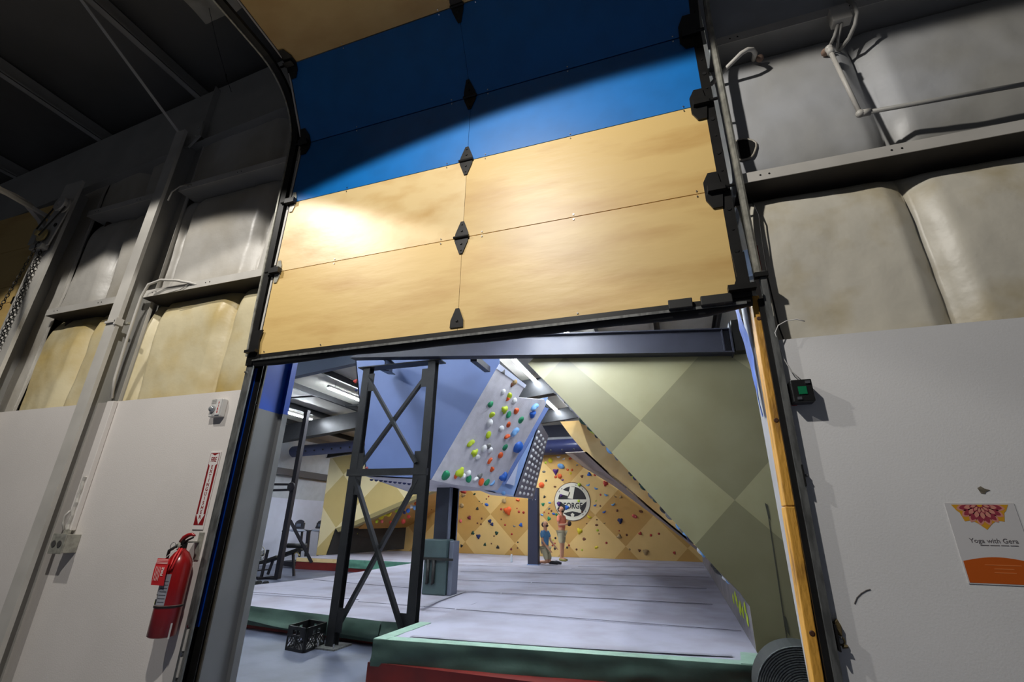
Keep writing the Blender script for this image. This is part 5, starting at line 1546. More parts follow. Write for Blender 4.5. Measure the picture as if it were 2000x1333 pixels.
P('motor', MB().cyl((fc.x, Yf_ - 0.07, fc.z), (fc.x, Yf_ + 0.15, fc.z), 0.08, 14), X_dark, fn_)
for k in range(4):
    a = 2 * pi * k / 4 + 0.4
    P('blade', MB().obox((fc.x + 0.5 * Rf * cos(a), Yf_, fc.z + 0.5 * Rf * sin(a)), V((cos(a), 0, sin(a))) * Rf * 0.4, V((-sin(a), 0.4, cos(a))) * 0.06, (0, 0.004, 0)), mat('blade_grey', rgb(120, 124, 132)), fn_)
P('stand', MB().bar((fc.x, Yf_ + 0.05, 0.04), (fc.x, Yf_ + 0.05, fc.z - Rf), 0.05, 0.05, (0, 1, 0)).box(fc.x - 0.3, fc.x + 0.3, Yf_ - 0.2, Yf_ + 0.3, 0, 0.04), X_dark, fn_)

for k, px in enumerate((492, 511)):
    q = atz(px, 1147, 0)
    d_ = T('dumbbell', ['dumbbell on the floor nearest the left jamb', 'dumbbell with a bright end, right one of the pair on the floor'][k], 'dumbbell', (q.x, q.y, 0), 'dumbbells on the floor')
    P('handle', MB().cyl((q.x - 0.12, q.y, 0.07), (q.x + 0.12, q.y, 0.07), 0.018, 8), chrome, d_)
    for s_ in (-1, 1):
        P('weight', MB().cyl((q.x + s_ * 0.06, q.y, 0.07), (q.x + s_ * 0.15, q.y, 0.07), 0.068, 8), black_rub, d_)

# bottle on the mat
q = atz(999, 1099, ZT + 0.01)
bt = T('water_bottle', 'small clear bottle with a white cap on the mat, left of the navy post', 'bottle', (q.x, q.y, ZT + 0.01))
P('bottle_body', MB().lathe([(0, 0), (0.035, 0), (0.037, 0.02), (0.036, 0.15), (0.02, 0.19), (0.016, 0.2), (0, 0.2)], (q.x, q.y, ZT + 0.01), 14), mat('bottle_pale', rgb(206, 216, 226), rough=0.15), bt, smooth=True)
P('bottle_cap', MB().cyl((q.x, q.y, ZT + 0.21), (q.x, q.y, ZT + 0.26), 0.03, 12), mat('sign_white', rgb(222, 216, 212)), bt)

# ================================================================== climbing holds
HM = {}
for nm, c_ in dict(lime=(186, 206, 40), green=(24, 136, 92), white=(228, 228, 230), orange=(226, 92, 34), blue=(34, 96, 190), light_blue=(120, 172, 226), yellow=(222, 200, 30),
                   red=(176, 46, 36), brown=(110, 62, 36), black=(34, 32, 32), purple=(84, 40, 120), tan=(168, 140, 96), pink=(208, 92, 92), navy=(26, 36, 84), grey=(120, 120, 120), maroon=(110, 24, 44),
                   dark_green=(20, 66, 48)).items():
    HM[nm] = mat('hold_' + nm, rgb(*c_), rough=0.55, var=0.18, vscale=30, bump=0.15, bscale=60)


def hold_mesh(kind):
    rnd = random.Random(hash(kind) % 1000 if False else sum(map(ord, kind)))
    mb = MB()
    nu, nv = 14, 6

    def fn(u, v):
        a = 2 * pi * u
        r = sin(v * pi / 2 * 0.999 + 0.0)
        x, y = cos(a), sin(a)
        z = cos(v * pi / 2)
        if kind == 'dome':
            s_ = (1, 1, 1)
            k = 1
        elif kind == 'wedge':
            k = 1
            y *= 1 - 0.35 * (x + 1) / 2
            z = z * (0.65 + 0.45 * x * r)
        elif kind == 'jug':
            k = 1
            y *= 0.62
            z = z * (0.8 + 0.35 * cos(2 * a) * r) + 0.25 * r * (1 - v) * (1 if y > 0 else 0.2)
        elif kind == 'crescent':
            k = 1
            y = y * 0.45 + 0.45 * (x * r) ** 2 / max(r, 0.05) - 0.15
        elif kind == 'volume':
            q = round(a / (2 * pi / 3)) * (2 * pi / 3)
            k = 0.62 / max(0.5, cos(a - q)) * 1.05
            z = z * 0.9
        elif kind == 'rock':
            k = 1 + 0.22 * sin(3 * a + 1) + 0.1 * sin(5 * a)
        else:
            k = 1
        w = 1 + 0.12 * noise.noise(V((x * 1.7, y * 1.7, z * 2 + rnd.random() * 0)))
        return V((x * r * k * w, y * r * k * w, z * 0.9))
    mb.grid(fn, nu, nv)
    me = mb.mesh('climbing_hold', HM['white'], smooth=(kind != 'volume'))
    return me


HOLD = {k: hold_mesh(k) for k in ('dome', 'wedge', 'jug', 'crescent', 'volume', 'rock')}
FORM = dict(dome='round', wedge='wedge', jug='jug', crescent='crescent', volume='triangular', rock='chunky')
ORD = ['topmost', 'second', 'third', 'fourth', 'fifth', 'sixth', 'seventh', 'eighth', 'ninth', 'tenth', 'eleventh', 'twelfth', '13th', '14th', '15th', '16th', '17th', '18th', '19th', '20th',
       '21st', '22nd', '23rd', '24th', '25th', '26th', '27th', '28th', '29th', '30th']


def put_holds(lst, Pp, n, where, group, off=0.0):
    """lst: (px, py, colour, width px, kind); each gets a label by colour and its order from the top"""
    n = V(n).normalized()
    by = {}
    for h in sorted(lst, key=lambda h: h[1]):
        by.setdefault(h[2], []).append(h)
    for colr, hs in by.items():
        for k, (px, py, c_, w, kind) in enumerate(hs):
            loc = onp(px, py, Pp, n) + n * off
            s_ = w * 0.5 * (loc - EYE).length / F * 0.98
            nm_ = colr.replace('_', ' ')
            if len(hs) == 1:
                lb = 'only %s climbing hold %s' % (nm_, where)
            elif k == len(hs) - 1:
                lb = 'lowest %s climbing hold %s' % (nm_, where)
            elif k == 0:
                lb = 'topmost %s climbing hold %s' % (nm_, where)
            else:
                lb = '%s %s climbing hold from the top %s' % (ORD[k], nm_, where)
            o = bpy.data.objects.new('climbing_hold', HOLD[kind])
            COL.objects.link(o)
            o.material_slots[0].link = 'OBJECT'
            o.material_slots[0].material = HM[c_]
            z = n
            x = V((1, 0, 0))
            x = (x - z * x.dot(z))
            if x.length < 0.1:
                x = V((0, 1, 0)) - z * z.y
            x.normalize()
            y = z.cross(x)
            a = random.uniform(-0.5, 0.5) if kind in ('crescent', 'jug') else random.uniform(0, 6.28)
            if kind == 'volume':
                a = pi / 2
            R3 = Matrix((x, y, z)).transposed().to_4x4()
            o.matrix_world = Matrix.Translation(loc - n * 0.004) @ R3 @ Matrix.Rotation(a, 4, 'Z') @ Matrix.Diagonal((s_, s_, s_ * (0.8 if kind != 'crescent' else 0.6), 1))
            o['label'] = lb
            o['category'] = 'climbing hold'
            o['group'] = group


def Z(lst, ox, oy, s):
    return [(ox + x / s, oy + y / s, c_, w / s, k) for x, y, c_, w, k in lst]


gb = Z([(803, 180, 'grey', 46, 'volume'), (915, 278, 'tan', 48, 'dome'), (888, 308, 'brown', 34, 'rock'), (803, 375, 'white', 46, 'dome'), (865, 412, 'lime', 62, 'wedge'), (848, 442, 'orange', 36, 'rock'),
        (912, 460, 'white', 50, 'dome'), (680, 495, 'green', 62, 'wedge'), (815, 545, 'lime', 60, 'rock'), (930, 558, 'orange', 62, 'wedge'), (1105, 520, 'light_blue', 80, 'jug'), (1085, 590, 'blue', 60, 'rock'),
        (695, 595, 'lime', 58, 'wedge'), (855, 595, 'green', 62, 'wedge'), (975, 645, 'green', 62, 'wedge'), (670, 675, 'white', 64, 'dome'), (856, 690, 'orange', 52, 'wedge'), (785, 730, 'white', 52, 'dome'),
        (915, 760, 'light_blue', 88, 'jug'), (660, 790, 'lime', 62, 'wedge'), (840, 805, 'orange', 58, 'jug'), (490, 870, 'lime', 74, 'jug'), (822, 910, 'green', 58, 'wedge'), (945, 908, 'blue', 92, 'dome'),
        (618, 920, 'white', 56, 'dome'), (662, 897, 'grey', 48, 'dome'), (680, 938, 'white', 48, 'dome'), (526, 962, 'lime', 58, 'rock'), (556, 1005, 'white', 48, 'dome'), (776, 985, 'orange', 50, 'dome'),
        (674, 1038, 'orange', 56, 'jug'), (696, 1120, 'orange', 42, 'rock'), (250, 1178, 'green', 88, 'wedge'), (385, 1152, 'lime', 76, 'rock'), (345, 1192, 'orange', 34, 'rock'), (417, 1190, 'white', 46, 'dome'),
        (465, 1160, 'white', 50, 'dome'), (470, 1215, 'green', 64, 'wedge'), (578, 1186, 'grey', 46, 'rock'), (538, 1215, 'white', 50, 'jug'), (590, 1245, 'orange', 64, 'wedge'), (645, 1250, 'green', 62, 'wedge'),
        (700, 1256, 'light_blue', 52, 'crescent'), (805, 1195, 'blue', 72, 'rock')], 820, 690, 4.937)
gb = [(a, b, c, d * 1.3, e) for a, b, c, d, e in gb]
put_holds(gb, A, nb, 'on the grey overhanging board', 'holds on the grey board')

# knobs in rows on the dotted board
n2 = (nbm - na).cross(fb - na).normalized()
if n2.x < 0:
    n2 = -n2
rown = ['bottom', 'second', 'third', 'fourth', 'fifth', 'sixth', 'seventh', 'eighth', 'ninth', 'tenth', 'top']
coln = ['leftmost', 'second', 'third', 'rightmost']
for r in range(11):
    for c_ in range(4):
        v = (r + 0.45) / 11.4
        u = (c_ + 0.5) / 4.0
        pL = V((1008.5 + (1052 - 1008.5) * v, 968 - (968 - 829) * v, 0))
        pR = V((1040 + (1068 - 1040) * v, 972 - (972 - 858) * v, 0))
        p = pL + (pR - pL) * (u ** 0.95)
        loc = onp(p.x, p.y, na, n2)
        s_ = 3.6 * (1 - 0.25 * u) * (loc - EYE).length / F
        o = bpy.data.objects.new('climbing_hold', HOLD['dome'])
        COL.objects.link(o)
        o.material_slots[0].link = 'OBJECT'
        o.material_slots[0].material = HM['white']
        o.matrix_world = Matrix.Translation(loc) @ n2.to_track_quat('Z', 'Y').to_matrix().to_4x4() @ Matrix.Diagonal((s_, s_, s_ * 1.3, 1))
        o['label'] = 'white knob on the dotted board, %s row%s, %s' % (rown[r], '' if r in (0, 10) else ' from bottom', coln[c_] if c_ in (0, 3) else coln[c_] + ' from left')
        o['category'] = 'climbing hold'
        o['group'] = 'white knobs on the dotted board'
q = atz
o_ = onp(983, 963, na, n2)
put_holds([(983.5, 964, 'light_blue', 8, 'dome')], aty(983, 963, Y2 - 0.02), (0, -1, 0), 'below the white flap of the pale blue boulder', 'holds on the pale blue boulder')

# back wall, right of the navy post (zoomed list) and left of it
br = Z([(375, 303, 'light_blue', 74, 'jug'), (322, 352, 'purple', 62, 'volume'), (362, 398, 'orange', 46, 'dome'), (322, 405, 'orange', 28, 'dome'), (210, 356, 'grey', 34, 'jug'), (390, 435, 'purple', 26, 'jug'),
        (186, 485, 'orange', 54, 'dome'), (230, 442, 'black', 20, 'rock'), (316, 500, 'brown', 26, 'jug'), (437, 336, 'orange', 22, 'dome'), (480, 338, 'orange', 22, 'dome'), (466, 370, 'yellow', 28, 'wedge'),
        (575, 400, 'brown', 26, 'rock'), (530, 290, 'grey', 24, 'jug'), (583, 300, 'red', 20, 'rock'), (646, 380, 'blue', 36, 'rock'), (700, 386, 'red', 24, 'rock'), (635, 484, 'light_blue', 38, 'crescent'),
        (712, 518, 'light_blue', 40, 'crescent'), (803, 470, 'red', 46, 'rock'), (808, 580, 'light_blue', 38, 'crescent'), (755, 578, 'red', 18, 'dome'), (900, 596, 'tan', 28, 'crescent'), (950, 600, 'tan', 26, 'rock'),
        (710, 636, 'lime', 20, 'crescent'), (703, 680, 'blue', 32, 'crescent'), (752, 686, 'brown', 16, 'dome'), (878, 672, 'light_blue', 40, 'crescent'), (915, 730, 'brown', 22, 'dome'), (790, 743, 'blue', 36, 'crescent'),
        (1085, 787, 'pink', 50, 'jug'), (1145, 740, 'brown', 38, 'jug'), (945, 828, 'navy', 46, 'rock'), (648, 792, 'yellow', 46, 'crescent'), (720, 818, 'brown', 14, 'dome'), (622, 856, 'brown', 12, 'dome'),
        (792, 852, 'tan', 22, 'crescent'), (718, 870, 'brown', 30, 'jug'), (553, 928, 'yellow', 48, 'rock'), (726, 920, 'lime', 22, 'dome'), (740, 955, 'brown', 12, 'dome'), (598, 1005, 'brown', 32, 'wedge'),
        (936, 980, 'tan', 40, 'rock'), (935, 925, 'red', 12, 'dome'), (1008, 965, 'brown', 20, 'dome'), (1138, 952, 'red', 28, 'rock'), (1240, 968, 'red', 22, 'dome'), (1317, 954, 'red', 20, 'dome'), (812, 1042, 'red', 20, 'dome'),
        (523, 1105, 'brown', 18, 'dome'), (1035, 1105, 'tan', 18, 'dome'), (1130, 1115, 'brown', 24, 'rock'), (1190, 1130, 'tan', 48, 'rock'), (1468, 1138, 'red', 24, 'rock'), (716, 1086, 'yellow', 36, 'jug'),
        (576, 1110, 'lime', 16, 'dome'), (200, 670, 'green', 30, 'rock'), (265, 655, 'light_blue', 30, 'jug'), (260, 712, 'grey', 26, 'jug'), (303, 762, 'blue', 32, 'jug'), (330, 768, 'green', 24, 'dome'), (258, 808, 'green', 34, 'rock'),
        (212, 745, 'red', 14, 'dome'), (255, 757, 'red', 14, 'dome'), (190, 772, 'light_blue', 30, 'jug'), (215, 598, 'black', 24, 'rock'), (282, 733, 'brown', 18, 'dome'), (160, 992, 'black', 20, 'jug'), (320, 996, 'black', 20, 'dome'),
        (295, 1014, 'lime', 14, 'dome'), (316, 1047, 'red', 14, 'dome'), (291, 1067, 'red', 16, 'dome'), (315, 1097, 'black', 22, 'dome'), (450, 1066, 'red', 18, 'dome'), (432, 1088, 'black', 20, 'dome'),
        (225, 268, 'lime', 26, 'wedge'), (272, 246, 'yellow', 46, 'dome'), (350, 212, 'white', 40, 'crescent'), (400, 232, 'white', 30, 'crescent'), (318, 172, 'white', 26, 'jug'), (465, 228, 'orange', 36, 'jug')], 1020, 850, 4.937)
PB = V((0, YB, 1))
put_holds(br, PB, (0, -1, 0), 'on back wall right of navy post', 'holds on the back wall')
lgh = Z([(550, 480, 'lime', 32, 'dome'), (375, 584, 'purple', 28, 'rock'), (545, 638, 'lime', 26, 'dome'), (352, 665, 'purple', 36, 'rock'), (430, 700, 'blue', 38, 'rock'), (576, 745, 'brown', 22, 'jug')], 1020, 850, 4.937)
put_holds(lgh, PB - V((0, 0.025, 0)), (0, -1, 0), 'on the round logo', 'holds on the round logo')
bl = Z([(910, 216, 'blue', 40, 'jug'), (712, 238, 'dark_green', 36, 'jug'), (568, 205, 'red', 90, 'jug'), (568, 250, 'tan', 56, 'rock'), (895, 270, 'red', 22, 'dome'), (866, 301, 'brown', 20, 'dome'), (775, 332, 'dark_green', 24, 'crescent'),
        (812, 362, 'brown', 14, 'dome'), (870, 376, 'blue', 56, 'jug'), (545, 388, 'tan', 56, 'dome'), (748, 428, 'black', 36, 'rock'), (465, 362, 'dark_green', 34, 'jug'), (1098, 330, 'tan', 66, 'wedge'), (1275, 315, 'orange', 58, 'jug'),
        (1060, 435, 'red', 30, 'dome'), (1090, 470, 'tan', 24, 'dome'), (1145, 455, 'orange', 96, 'rock'), (1265, 425, 'red', 18, 'dome'), (1290, 468, 'red', 32, 'dome'), (1350, 476, 'red', 32, 'dome'), (805, 556, 'brown', 26, 'dome'),
        (1060, 566, 'brown', 20, 'dome'), (645, 546, 'maroon', 48, 'rock'), (530, 590, 'pink', 46, 'wedge'), (750, 616, 'brown', 24, 'dome'), (796, 630, 'brown', 24, 'dome'), (912, 590, 'navy', 46, 'rock'), (940, 632, 'navy', 42, 'rock'),
        (1110, 640, 'red', 26, 'dome'), (1230, 656, 'grey', 40, 'crescent'), (1316, 640, 'blue', 46, 'rock'), (1000, 746, 'dark_green', 44, 'rock'), (966, 786, 'brown', 20, 'dome'), (690, 745, 'dark_green', 44, 'rock'), (763, 790, 'navy', 54, 'rock'),
        (1197, 760, 'red', 26, 'dome'), (847, 896, 'dark_green', 36, 'rock'), (932, 883, 'brown', 18, 'dome'), (1015, 930, 'black', 40, 'rock'), (1276, 866, 'black', 20, 'dome'), (1272, 940, 'brown', 20, 'dome'), (1190, 957, 'maroon', 28, 'dome'),
        (543, 912, 'black', 34, 'rock'), (465, 228, 'brown', 20, 'dome'), (440, 292, 'purple', 26, 'dome')], 820, 930, 6.667)
put_holds(bl, PB, (0, -1, 0), 'on back wall between the two posts', 'holds on the back wall')
bl2 = Z([(145, 165, 'tan', 50, 'rock'), (185, 195, 'orange', 60, 'jug'), (125, 292, 'yellow', 56, 'rock'), (180, 300, 'pink', 40, 'rock'), (182, 335, 'purple', 34, 'rock'), (108, 372, 'pink', 40, 'dome'), (150, 432, 'brown', 26, 'dome'), (100, 250, 'red', 36, 'rock')], 820, 930, 6.667)
put_holds(bl2, V((0, 19.6, 1)), (0, -1, 0), 'seen between the tower leg and the padded post', 'holds on the leaning left bay')

# holds crowding the lower edge of the left-hand wall
eh = [(752, 1002, 'yellow', 14, 'rock'), (760, 1006, 'yellow', 12, 'crescent'), (744, 1010, 'yellow', 12, 'wedge'), (774, 998, 'lime', 7, 'dome'), (736, 1019, 'lime', 6, 'dome'), (717, 1022, 'lime', 5, 'dome'), (757, 995, 'lime', 4, 'dome'),
      (746, 1019, 'pink', 6, 'dome'), (763, 1021, 'red', 6, 'dome'), (788, 1019, 'red', 9, 'dome'), (798, 1010, 'red', 7, 'dome'), (804, 990, 'white', 7, 'rock'), (810, 992, 'light_blue', 8, 'rock'), (797, 998, 'blue', 8, 'dome'), (818, 986, 'pink', 9, 'rock'),
      (812, 984, 'orange', 6, 'dome'), (790, 1002, 'navy', 6, 'dome')]
put_holds(eh, V((0, Y3 + 0.5, 1)), (0, -1, 0), 'under the edge of the left-hand leaning wall', 'holds under the left-hand leaning wall')
put_holds([(697, 1043, 'lime', 4.5, 'dome')], (k0 + k3) / 2 + V((0.03, 0, 0)), (0.98, -0.2, 0), 'on the black kicker board', 'holds on the kicker')

# holds poking past the edge of the khaki and yellow leaning walls
edge1 = [(1152, 843, 'lime'), (1160, 852, 'black'), (1148, 838, 'dark_green'), (1174, 866, 'grey'), (1186, 880, 'light_blue'), (1200, 894, 'grey'), (1213, 925, 'black'), (1216, 930, 'lime'), (1221, 934, 'navy'), (1231, 945, 'black'), (1238, 951, 'dark_green'),
         (1252, 968, 'grey'), (1264, 977, 'dark_green'), (1280, 995, 'black'), (1293, 1008, 'grey'), (1312, 1030, 'light_blue'), (1316, 1036, 'grey'), (1326, 1044, 'light_blue'), (1333, 1052, 'navy'), (1338, 1058, 'black'), (1349, 1076, 'white'), (1356, 1082, 'light_blue'),
         (1378, 1106, 'black'), (1384, 1114, 'black'), (1392, 1119, 'maroon'), (1398, 1124, 'grey'), (1406, 1131, 'white'), (1410, 1137, 'light_blue'), (1135, 822, 'dark_green'), (1106, 785, 'grey'), (1118, 798, 'white'), (1076, 765, 'white')]


def edge_pt(px, py, off, ys):
    best = None
    pp = [(1467, 1190), (1400, 1113), (1253, 948), (1100, 781), (1031, 711)]
    for i in range(4):
        (xa, ya_), (xb, yb_) = pp[i], pp[i + 1]
        if yb_ <= py <= ya_:
            k = (py - ya_) / (yb_ - ya_)
            return xa + (xb - xa) * k, py
    return px, py


seen = {}
tot = {}
for e in edge1:
    tot[e[2]] = tot.get(e[2], 0) + 1
for (px, py, c_) in sorted(edge1, key=lambda e: e[1]):
    ex_, ey_ = edge_pt(px, py, 0, 0)
    yy_ = 6.25 + random.random() * 0.5
    loc = aty(ex_ - 1.0, ey_ + 1.5, yy_)
    k = seen.get(c_, 0)
    seen[c_] = k + 1
    o = bpy.data.objects.new('climbing_hold', HOLD[random.choice(['rock', 'wedge', 'jug'])])
    COL.objects.link(o)
    o.material_slots[0].link = 'OBJECT'
    o.material_slots[0].material = HM[c_]
    nn = V((-0.78, 0, -0.62))
    s_ = random.uniform(3.5, 6.5) * (loc - EYE).length / F
    o.matrix_world = Matrix.Translation(loc + nn * (-0.01)) @ nn.to_track_quat('Z', 'Y').to_matrix().to_4x4() @ Matrix.Rotation(random.random() * 6, 4, 'Z') @ Matrix.Diagonal((s_ * 1.2, s_ * 1.2, s_ * 0.9, 1))
    nm_ = c_.replace('_', ' ')
    o['label'] = ('only %s hold along the edge of the khaki leaning wall' % nm_) if tot[c_] == 1 else ('%s %s hold down the edge of the khaki leaning wall' % ('lowest' if k == tot[c_] - 1 else ORD[k], nm_))
    o['category'] = 'climbing hold'
    o['group'] = 'holds along the khaki wall edge'
# yellow dabs on the kicker near the mat edge
for k, (px, py) in enumerate(((1433, 1170), (1440, 1176), (1447, 1185), (1452, 1197), (1456, 1188), (1461, 1212), (1446, 1192), (1437, 1165))):
    loc = atx(px, py, fv[0].x - 0.004)
    o = bpy.data.objects.new('climbing_hold', HOLD['rock'])
    COL.objects.link(o)
    o.material_slots[0].link = 'OBJECT'
    o.material_slots[0].material = HM['lime']
    s_ = 0.04
    o.matrix_world = Matrix.Translation(loc) @ V((-1, 0, 0)).to_track_quat('Z', 'Y').to_matrix().to_4x4() @ Matrix.Diagonal((s_, s_ * 1.5, s_ * 0.4, 1))
    o['label'] = ('%s yellow foot chip on the kicker beside the right mat edge' % ['topmost', 'second', 'third', 'fourth', 'fifth', 'sixth', 'seventh', 'lowest'][sorted([1165, 1170, 1176, 1185, 1188, 1192, 1197, 1212]).index(py)])
    o['category'] = 'climbing hold'
    o['group'] = 'yellow foot chips on the kicker'
# knobs along the lower edge of the slate boulder
for k in range(12):
    px = 722 + k * 9.2
    loc = aty(px, 936 + k * 1.0, Yn - 0.0)
    o = bpy.data.objects.new('climbing_hold', HOLD['dome'])
    COL.objects.link(o)
    o.material_slots[0].link = 'OBJECT'
    o.material_slots[0].material = HM['navy']
    s_ = 0.035
    o.matrix_world = Matrix.Translation(loc + V((0, 0.06, 0.0))) @ V((0, 0, -1)).to_track_quat('Z', 'Y').to_matrix().to_4x4() @ Matrix.Diagonal((s_, s_, s_, 1))
    o['label'] = '%s dark knob from the left under the slate boulder edge' % ('first' if k == 0 else ORD[k])
    o['category'] = 'climbing hold'
    o['group'] = 'dark knobs under the slate boulder'
lh = [(694, 745, 'red', 8, 'rock'), (696, 762, 'navy', 6, 'dome'), (708, 852, 'white', 7, 'dome'), (709, 868, 'maroon', 7, 'rock'), (708, 880, 'grey', 6, 'rock'), (716, 915, 'maroon', 6, 'dome')]
put_holds(lh, V((0, Yn - 0.02, 1)), (0, -1, 0), 'at the left rim of the slate boulder', 'holds at the left rim of the boulder')

# ================================================================== people
skin = mat('skin', rgb(206, 150, 118), rough=0.55, var=0.08, vscale=8)
hair_m = mat('dark_brown_hair', rgb(46, 28, 20), rough=0.7, var=0.3, vscale=40)


def skinmesh(name, joints, bones, material, parent, root, sub=2):
    idx = {k: i for i, k in enumerate(joints)}
    me = bpy.data.meshes.new(name)
    me.from_pydata([joints[k][0] for k in joints], [(idx[a], idx[b]) for a, b in bones], [])
    me.materials.append(material)
    o = bpy.data.objects.new(name, me)
    COL.objects.link(o)
    sk = o.modifiers.new('skin', 'SKIN')
    sk.use_smooth_shade = True
    for k, i in idx.items():
        r = joints[k][1]
        me.skin_vertices[0].data[i].radius = (r, r) if isinstance(r, (int, float)) else r
        me.skin_vertices[0].data[i].use_root = (k == root)
    sb = o.modifiers.new('sub', 'SUBSURF')
    sb.levels = sb.render_levels = sub
    # bake the modifiers so the figure is plain geometry
    dg = bpy.context.evaluated_depsgraph_get()
    ev = o.evaluated_get(dg)
    m2 = bpy.data.meshes.new_from_object(ev)
    m2.name = name
    if not m2.materials:
        m2.materials.append(material)
    bpy.data.objects.remove(o)
    for p in m2.polygons:
        p.use_smooth = True
    o2 = bpy.data.objects.new(name, m2)
    COL.objects.link(o2)
    o2.parent = parent
    return o2


def person(label, loc, rz, scale, pose, shirt_c, shorts_c, cap=False):
    t = T('person', label, 'person', loc)
    t.rotation_euler = (0, 0, rz)
    t.scale = (scale,) * 3
    J = pose
    bones = [('pelvis', 'waist'), ('waist', 'chest'), ('chest', 'neck'), ('neck', 'head0'), ('head0', 'head1')]
    for s_ in 'LR':
        bones += [('pelvis', 'hip' + s_), ('hip' + s_, 'knee' + s_), ('knee' + s_, 'ankle' + s_), ('ankle' + s_, 'toe' + s_),
                  ('chest', 'sho' + s_), ('sho' + s_, 'elb' + s_), ('elb' + s_, 'wri' + s_), ('wri' + s_, 'palm' + s_)]
    R = dict(pelvis=.12, waist=.105, chest=.13, neck=.055, head0=.07, head1=.085, hip=.085, knee=.055, ankle=.036, toe=.035, sho=.058, elb=.040, wri=.026, palm=.032)
    JJ = {}
    for k, p in J.items():
        JJ[k] = (p, R.get(k, R.get(k[:-1], .05)))
    # five fingers from each palm
    for s_ in 'LR':
        pw_, pp_ = V(J['wri' + s_]), V(J['palm' + s_])
        d = (pp_ - pw_).normalized()
        side = d.cross(V((1, 0, 0.2))).normalized()
        dn = side.cross(d)
        for q, (off, ln) in enumerate(((-.027, .06), (-.009, .075), (.009, .07), (.027, .055))):
            a_ = pp_ + side * off + d * .02
            b_ = a_ + d * ln * .55
            c_ = b_ + (d * .8 + dn * .5).normalized() * ln * .45
            JJ['f%d%s' % (q, s_)] = (tuple(a_), .009)
            JJ['g%d%s' % (q, s_)] = (tuple(b_), .0085)
            JJ['h%d%s' % (q, s_)] = (tuple(c_), .0075)
            bones += [('palm' + s_, 'f%d%s' % (q, s_)), ('f%d%s' % (q, s_), 'g%d%s' % (q, s_)), ('g%d%s' % (q, s_), 'h%d%s' % (q, s_))]
        a_ = pp_ + side * -.04 - d * .005
        b_ = a_ + (d * .8 - side * .5).normalized() * .035
        JJ['t' + s_] = (tuple(a_), .010)
        JJ['u' + s_] = (tuple(b_), .009)
        bones += [('palm' + s_, 't' + s_), ('t' + s_, 'u' + s_)]
    body = skinmesh('body', JJ, bones, skin, t, 'pelvis')
    # clothing follows the same joints, a little fuller
    sh = {k: (J[k], r) for k, r in (('pelvis', .135), ('waist', .13), ('chest', .155), ('neck', .07), ('shoL', .075), ('shoR', .075))}
    for s_ in 'LR':
        a_, b_ = V(J['sho' + s_]), V(J['elb' + s_])
        sh['slv' + s_] = (tuple(a_.lerp(b_, .7)), .066)
    del sh['neck']
    sh['collar'] = (tuple(V(J['chest']).lerp(V(J['neck']), .62)), .075)
    skinmesh('t_shirt', sh, [('pelvis', 'waist'), ('waist', 'chest'), ('chest', 'collar'), ('chest', 'shoL'), ('chest', 'shoR'), ('shoL', 'slvL'), ('shoR', 'slvR')], shirt_c, t, 'pelvis')
    so = {'pelvis': (tuple(V(J['pelvis']) + V((0, 0, .0))), .14), 'hipL': (J['hipL'], .11), 'hipR': (J['hipR'], .11)}
    for s_ in 'LR':
        so['hem' + s_] = (tuple(V(J['hip' + s_]).lerp(V(J['knee' + s_]), .88)), .088)
    skinmesh('shorts', so, [('pelvis', 'hipL'), ('pelvis', 'hipR'), ('hipL', 'hemL'), ('hipR', 'hemR')], shorts_c, t, 'pelvis')
    # head details: face looks along fdir
    hc = V(J['head1'])
    fdir = V(J['fdir_'] if 'fdir_' in J else (0, 0, 0)) if False else FD[0].normalized()
    up = (hc - V(J['head0'])).normalized()
    side = fdir.cross(up).normalized()
    up = side.cross(fdir)

    def hp(f, s_, u):
        return hc + fdir * f + side * s_ + up * u

    def add(name, mb, m_, smooth=True):
        o = bpy.data.objects.new(name, mb.mesh(name, m_, smooth))
        COL.objects.link(o)
        o.parent = t
        return o
    add('face', MB().ball(hp(.015, 0, -.01), .098, 16, (0.9, 0.9, 1.15)), skin)
    add('nose', MB().tube([hp(.10, 0, .015), hp(.122, 0, -.018), hp(.10, 0, -.03)], .012, 6, rs=[.008, .014, .01]), skin)
    add('hair', MB().ball(hp(-.034, 0, .034), .098, 16, (0.95, 0.98, 0.95)), hair_m)
    add('beard', MB().ball(hp(.04, 0, -.085), .052, 12, (1, 1.15, .7)), hair_m)
    for s_ in (-1, 1):
        add('ear', MB().ball(hp(-.005, s_ * .095, -.01), .022, 8, (1, .8, 1.3)), skin)
        add('eye', MB().ball(hp(.094, s_ * .035, .012), .011, 8), mat('eye_dark', rgb(30, 22, 18), rough=0.2))
    add('mouth', MB().ball(hp(.103, 0, -.05), .016, 8, (1.2, 1.2, .4)), mat('lip', rgb(160, 90, 80)))
    for s_ in 'LR':
        a_, b_ = V(J['ankle' + s_]), V(J['toe' + s_])
        add('shoe', MB().tube([a_ - (b_ - a_) * .35 - V((0, 0, .045)), a_ - V((0, 0, .035)), a_.lerp(b_, .6) - V((0, 0, .022)), b_ - V((0, 0, .0)) + (b_ - a_) * .15], .05, 10, rs=[.036, .05, .048, .03]), pose_shoe[0])
    return t


khaki = mat('khaki_shorts', rgb(186, 178, 146), rough=0.8)
pose_shoe = [mat('olive_shoe', rgb(150, 140, 72), rough=0.6)]
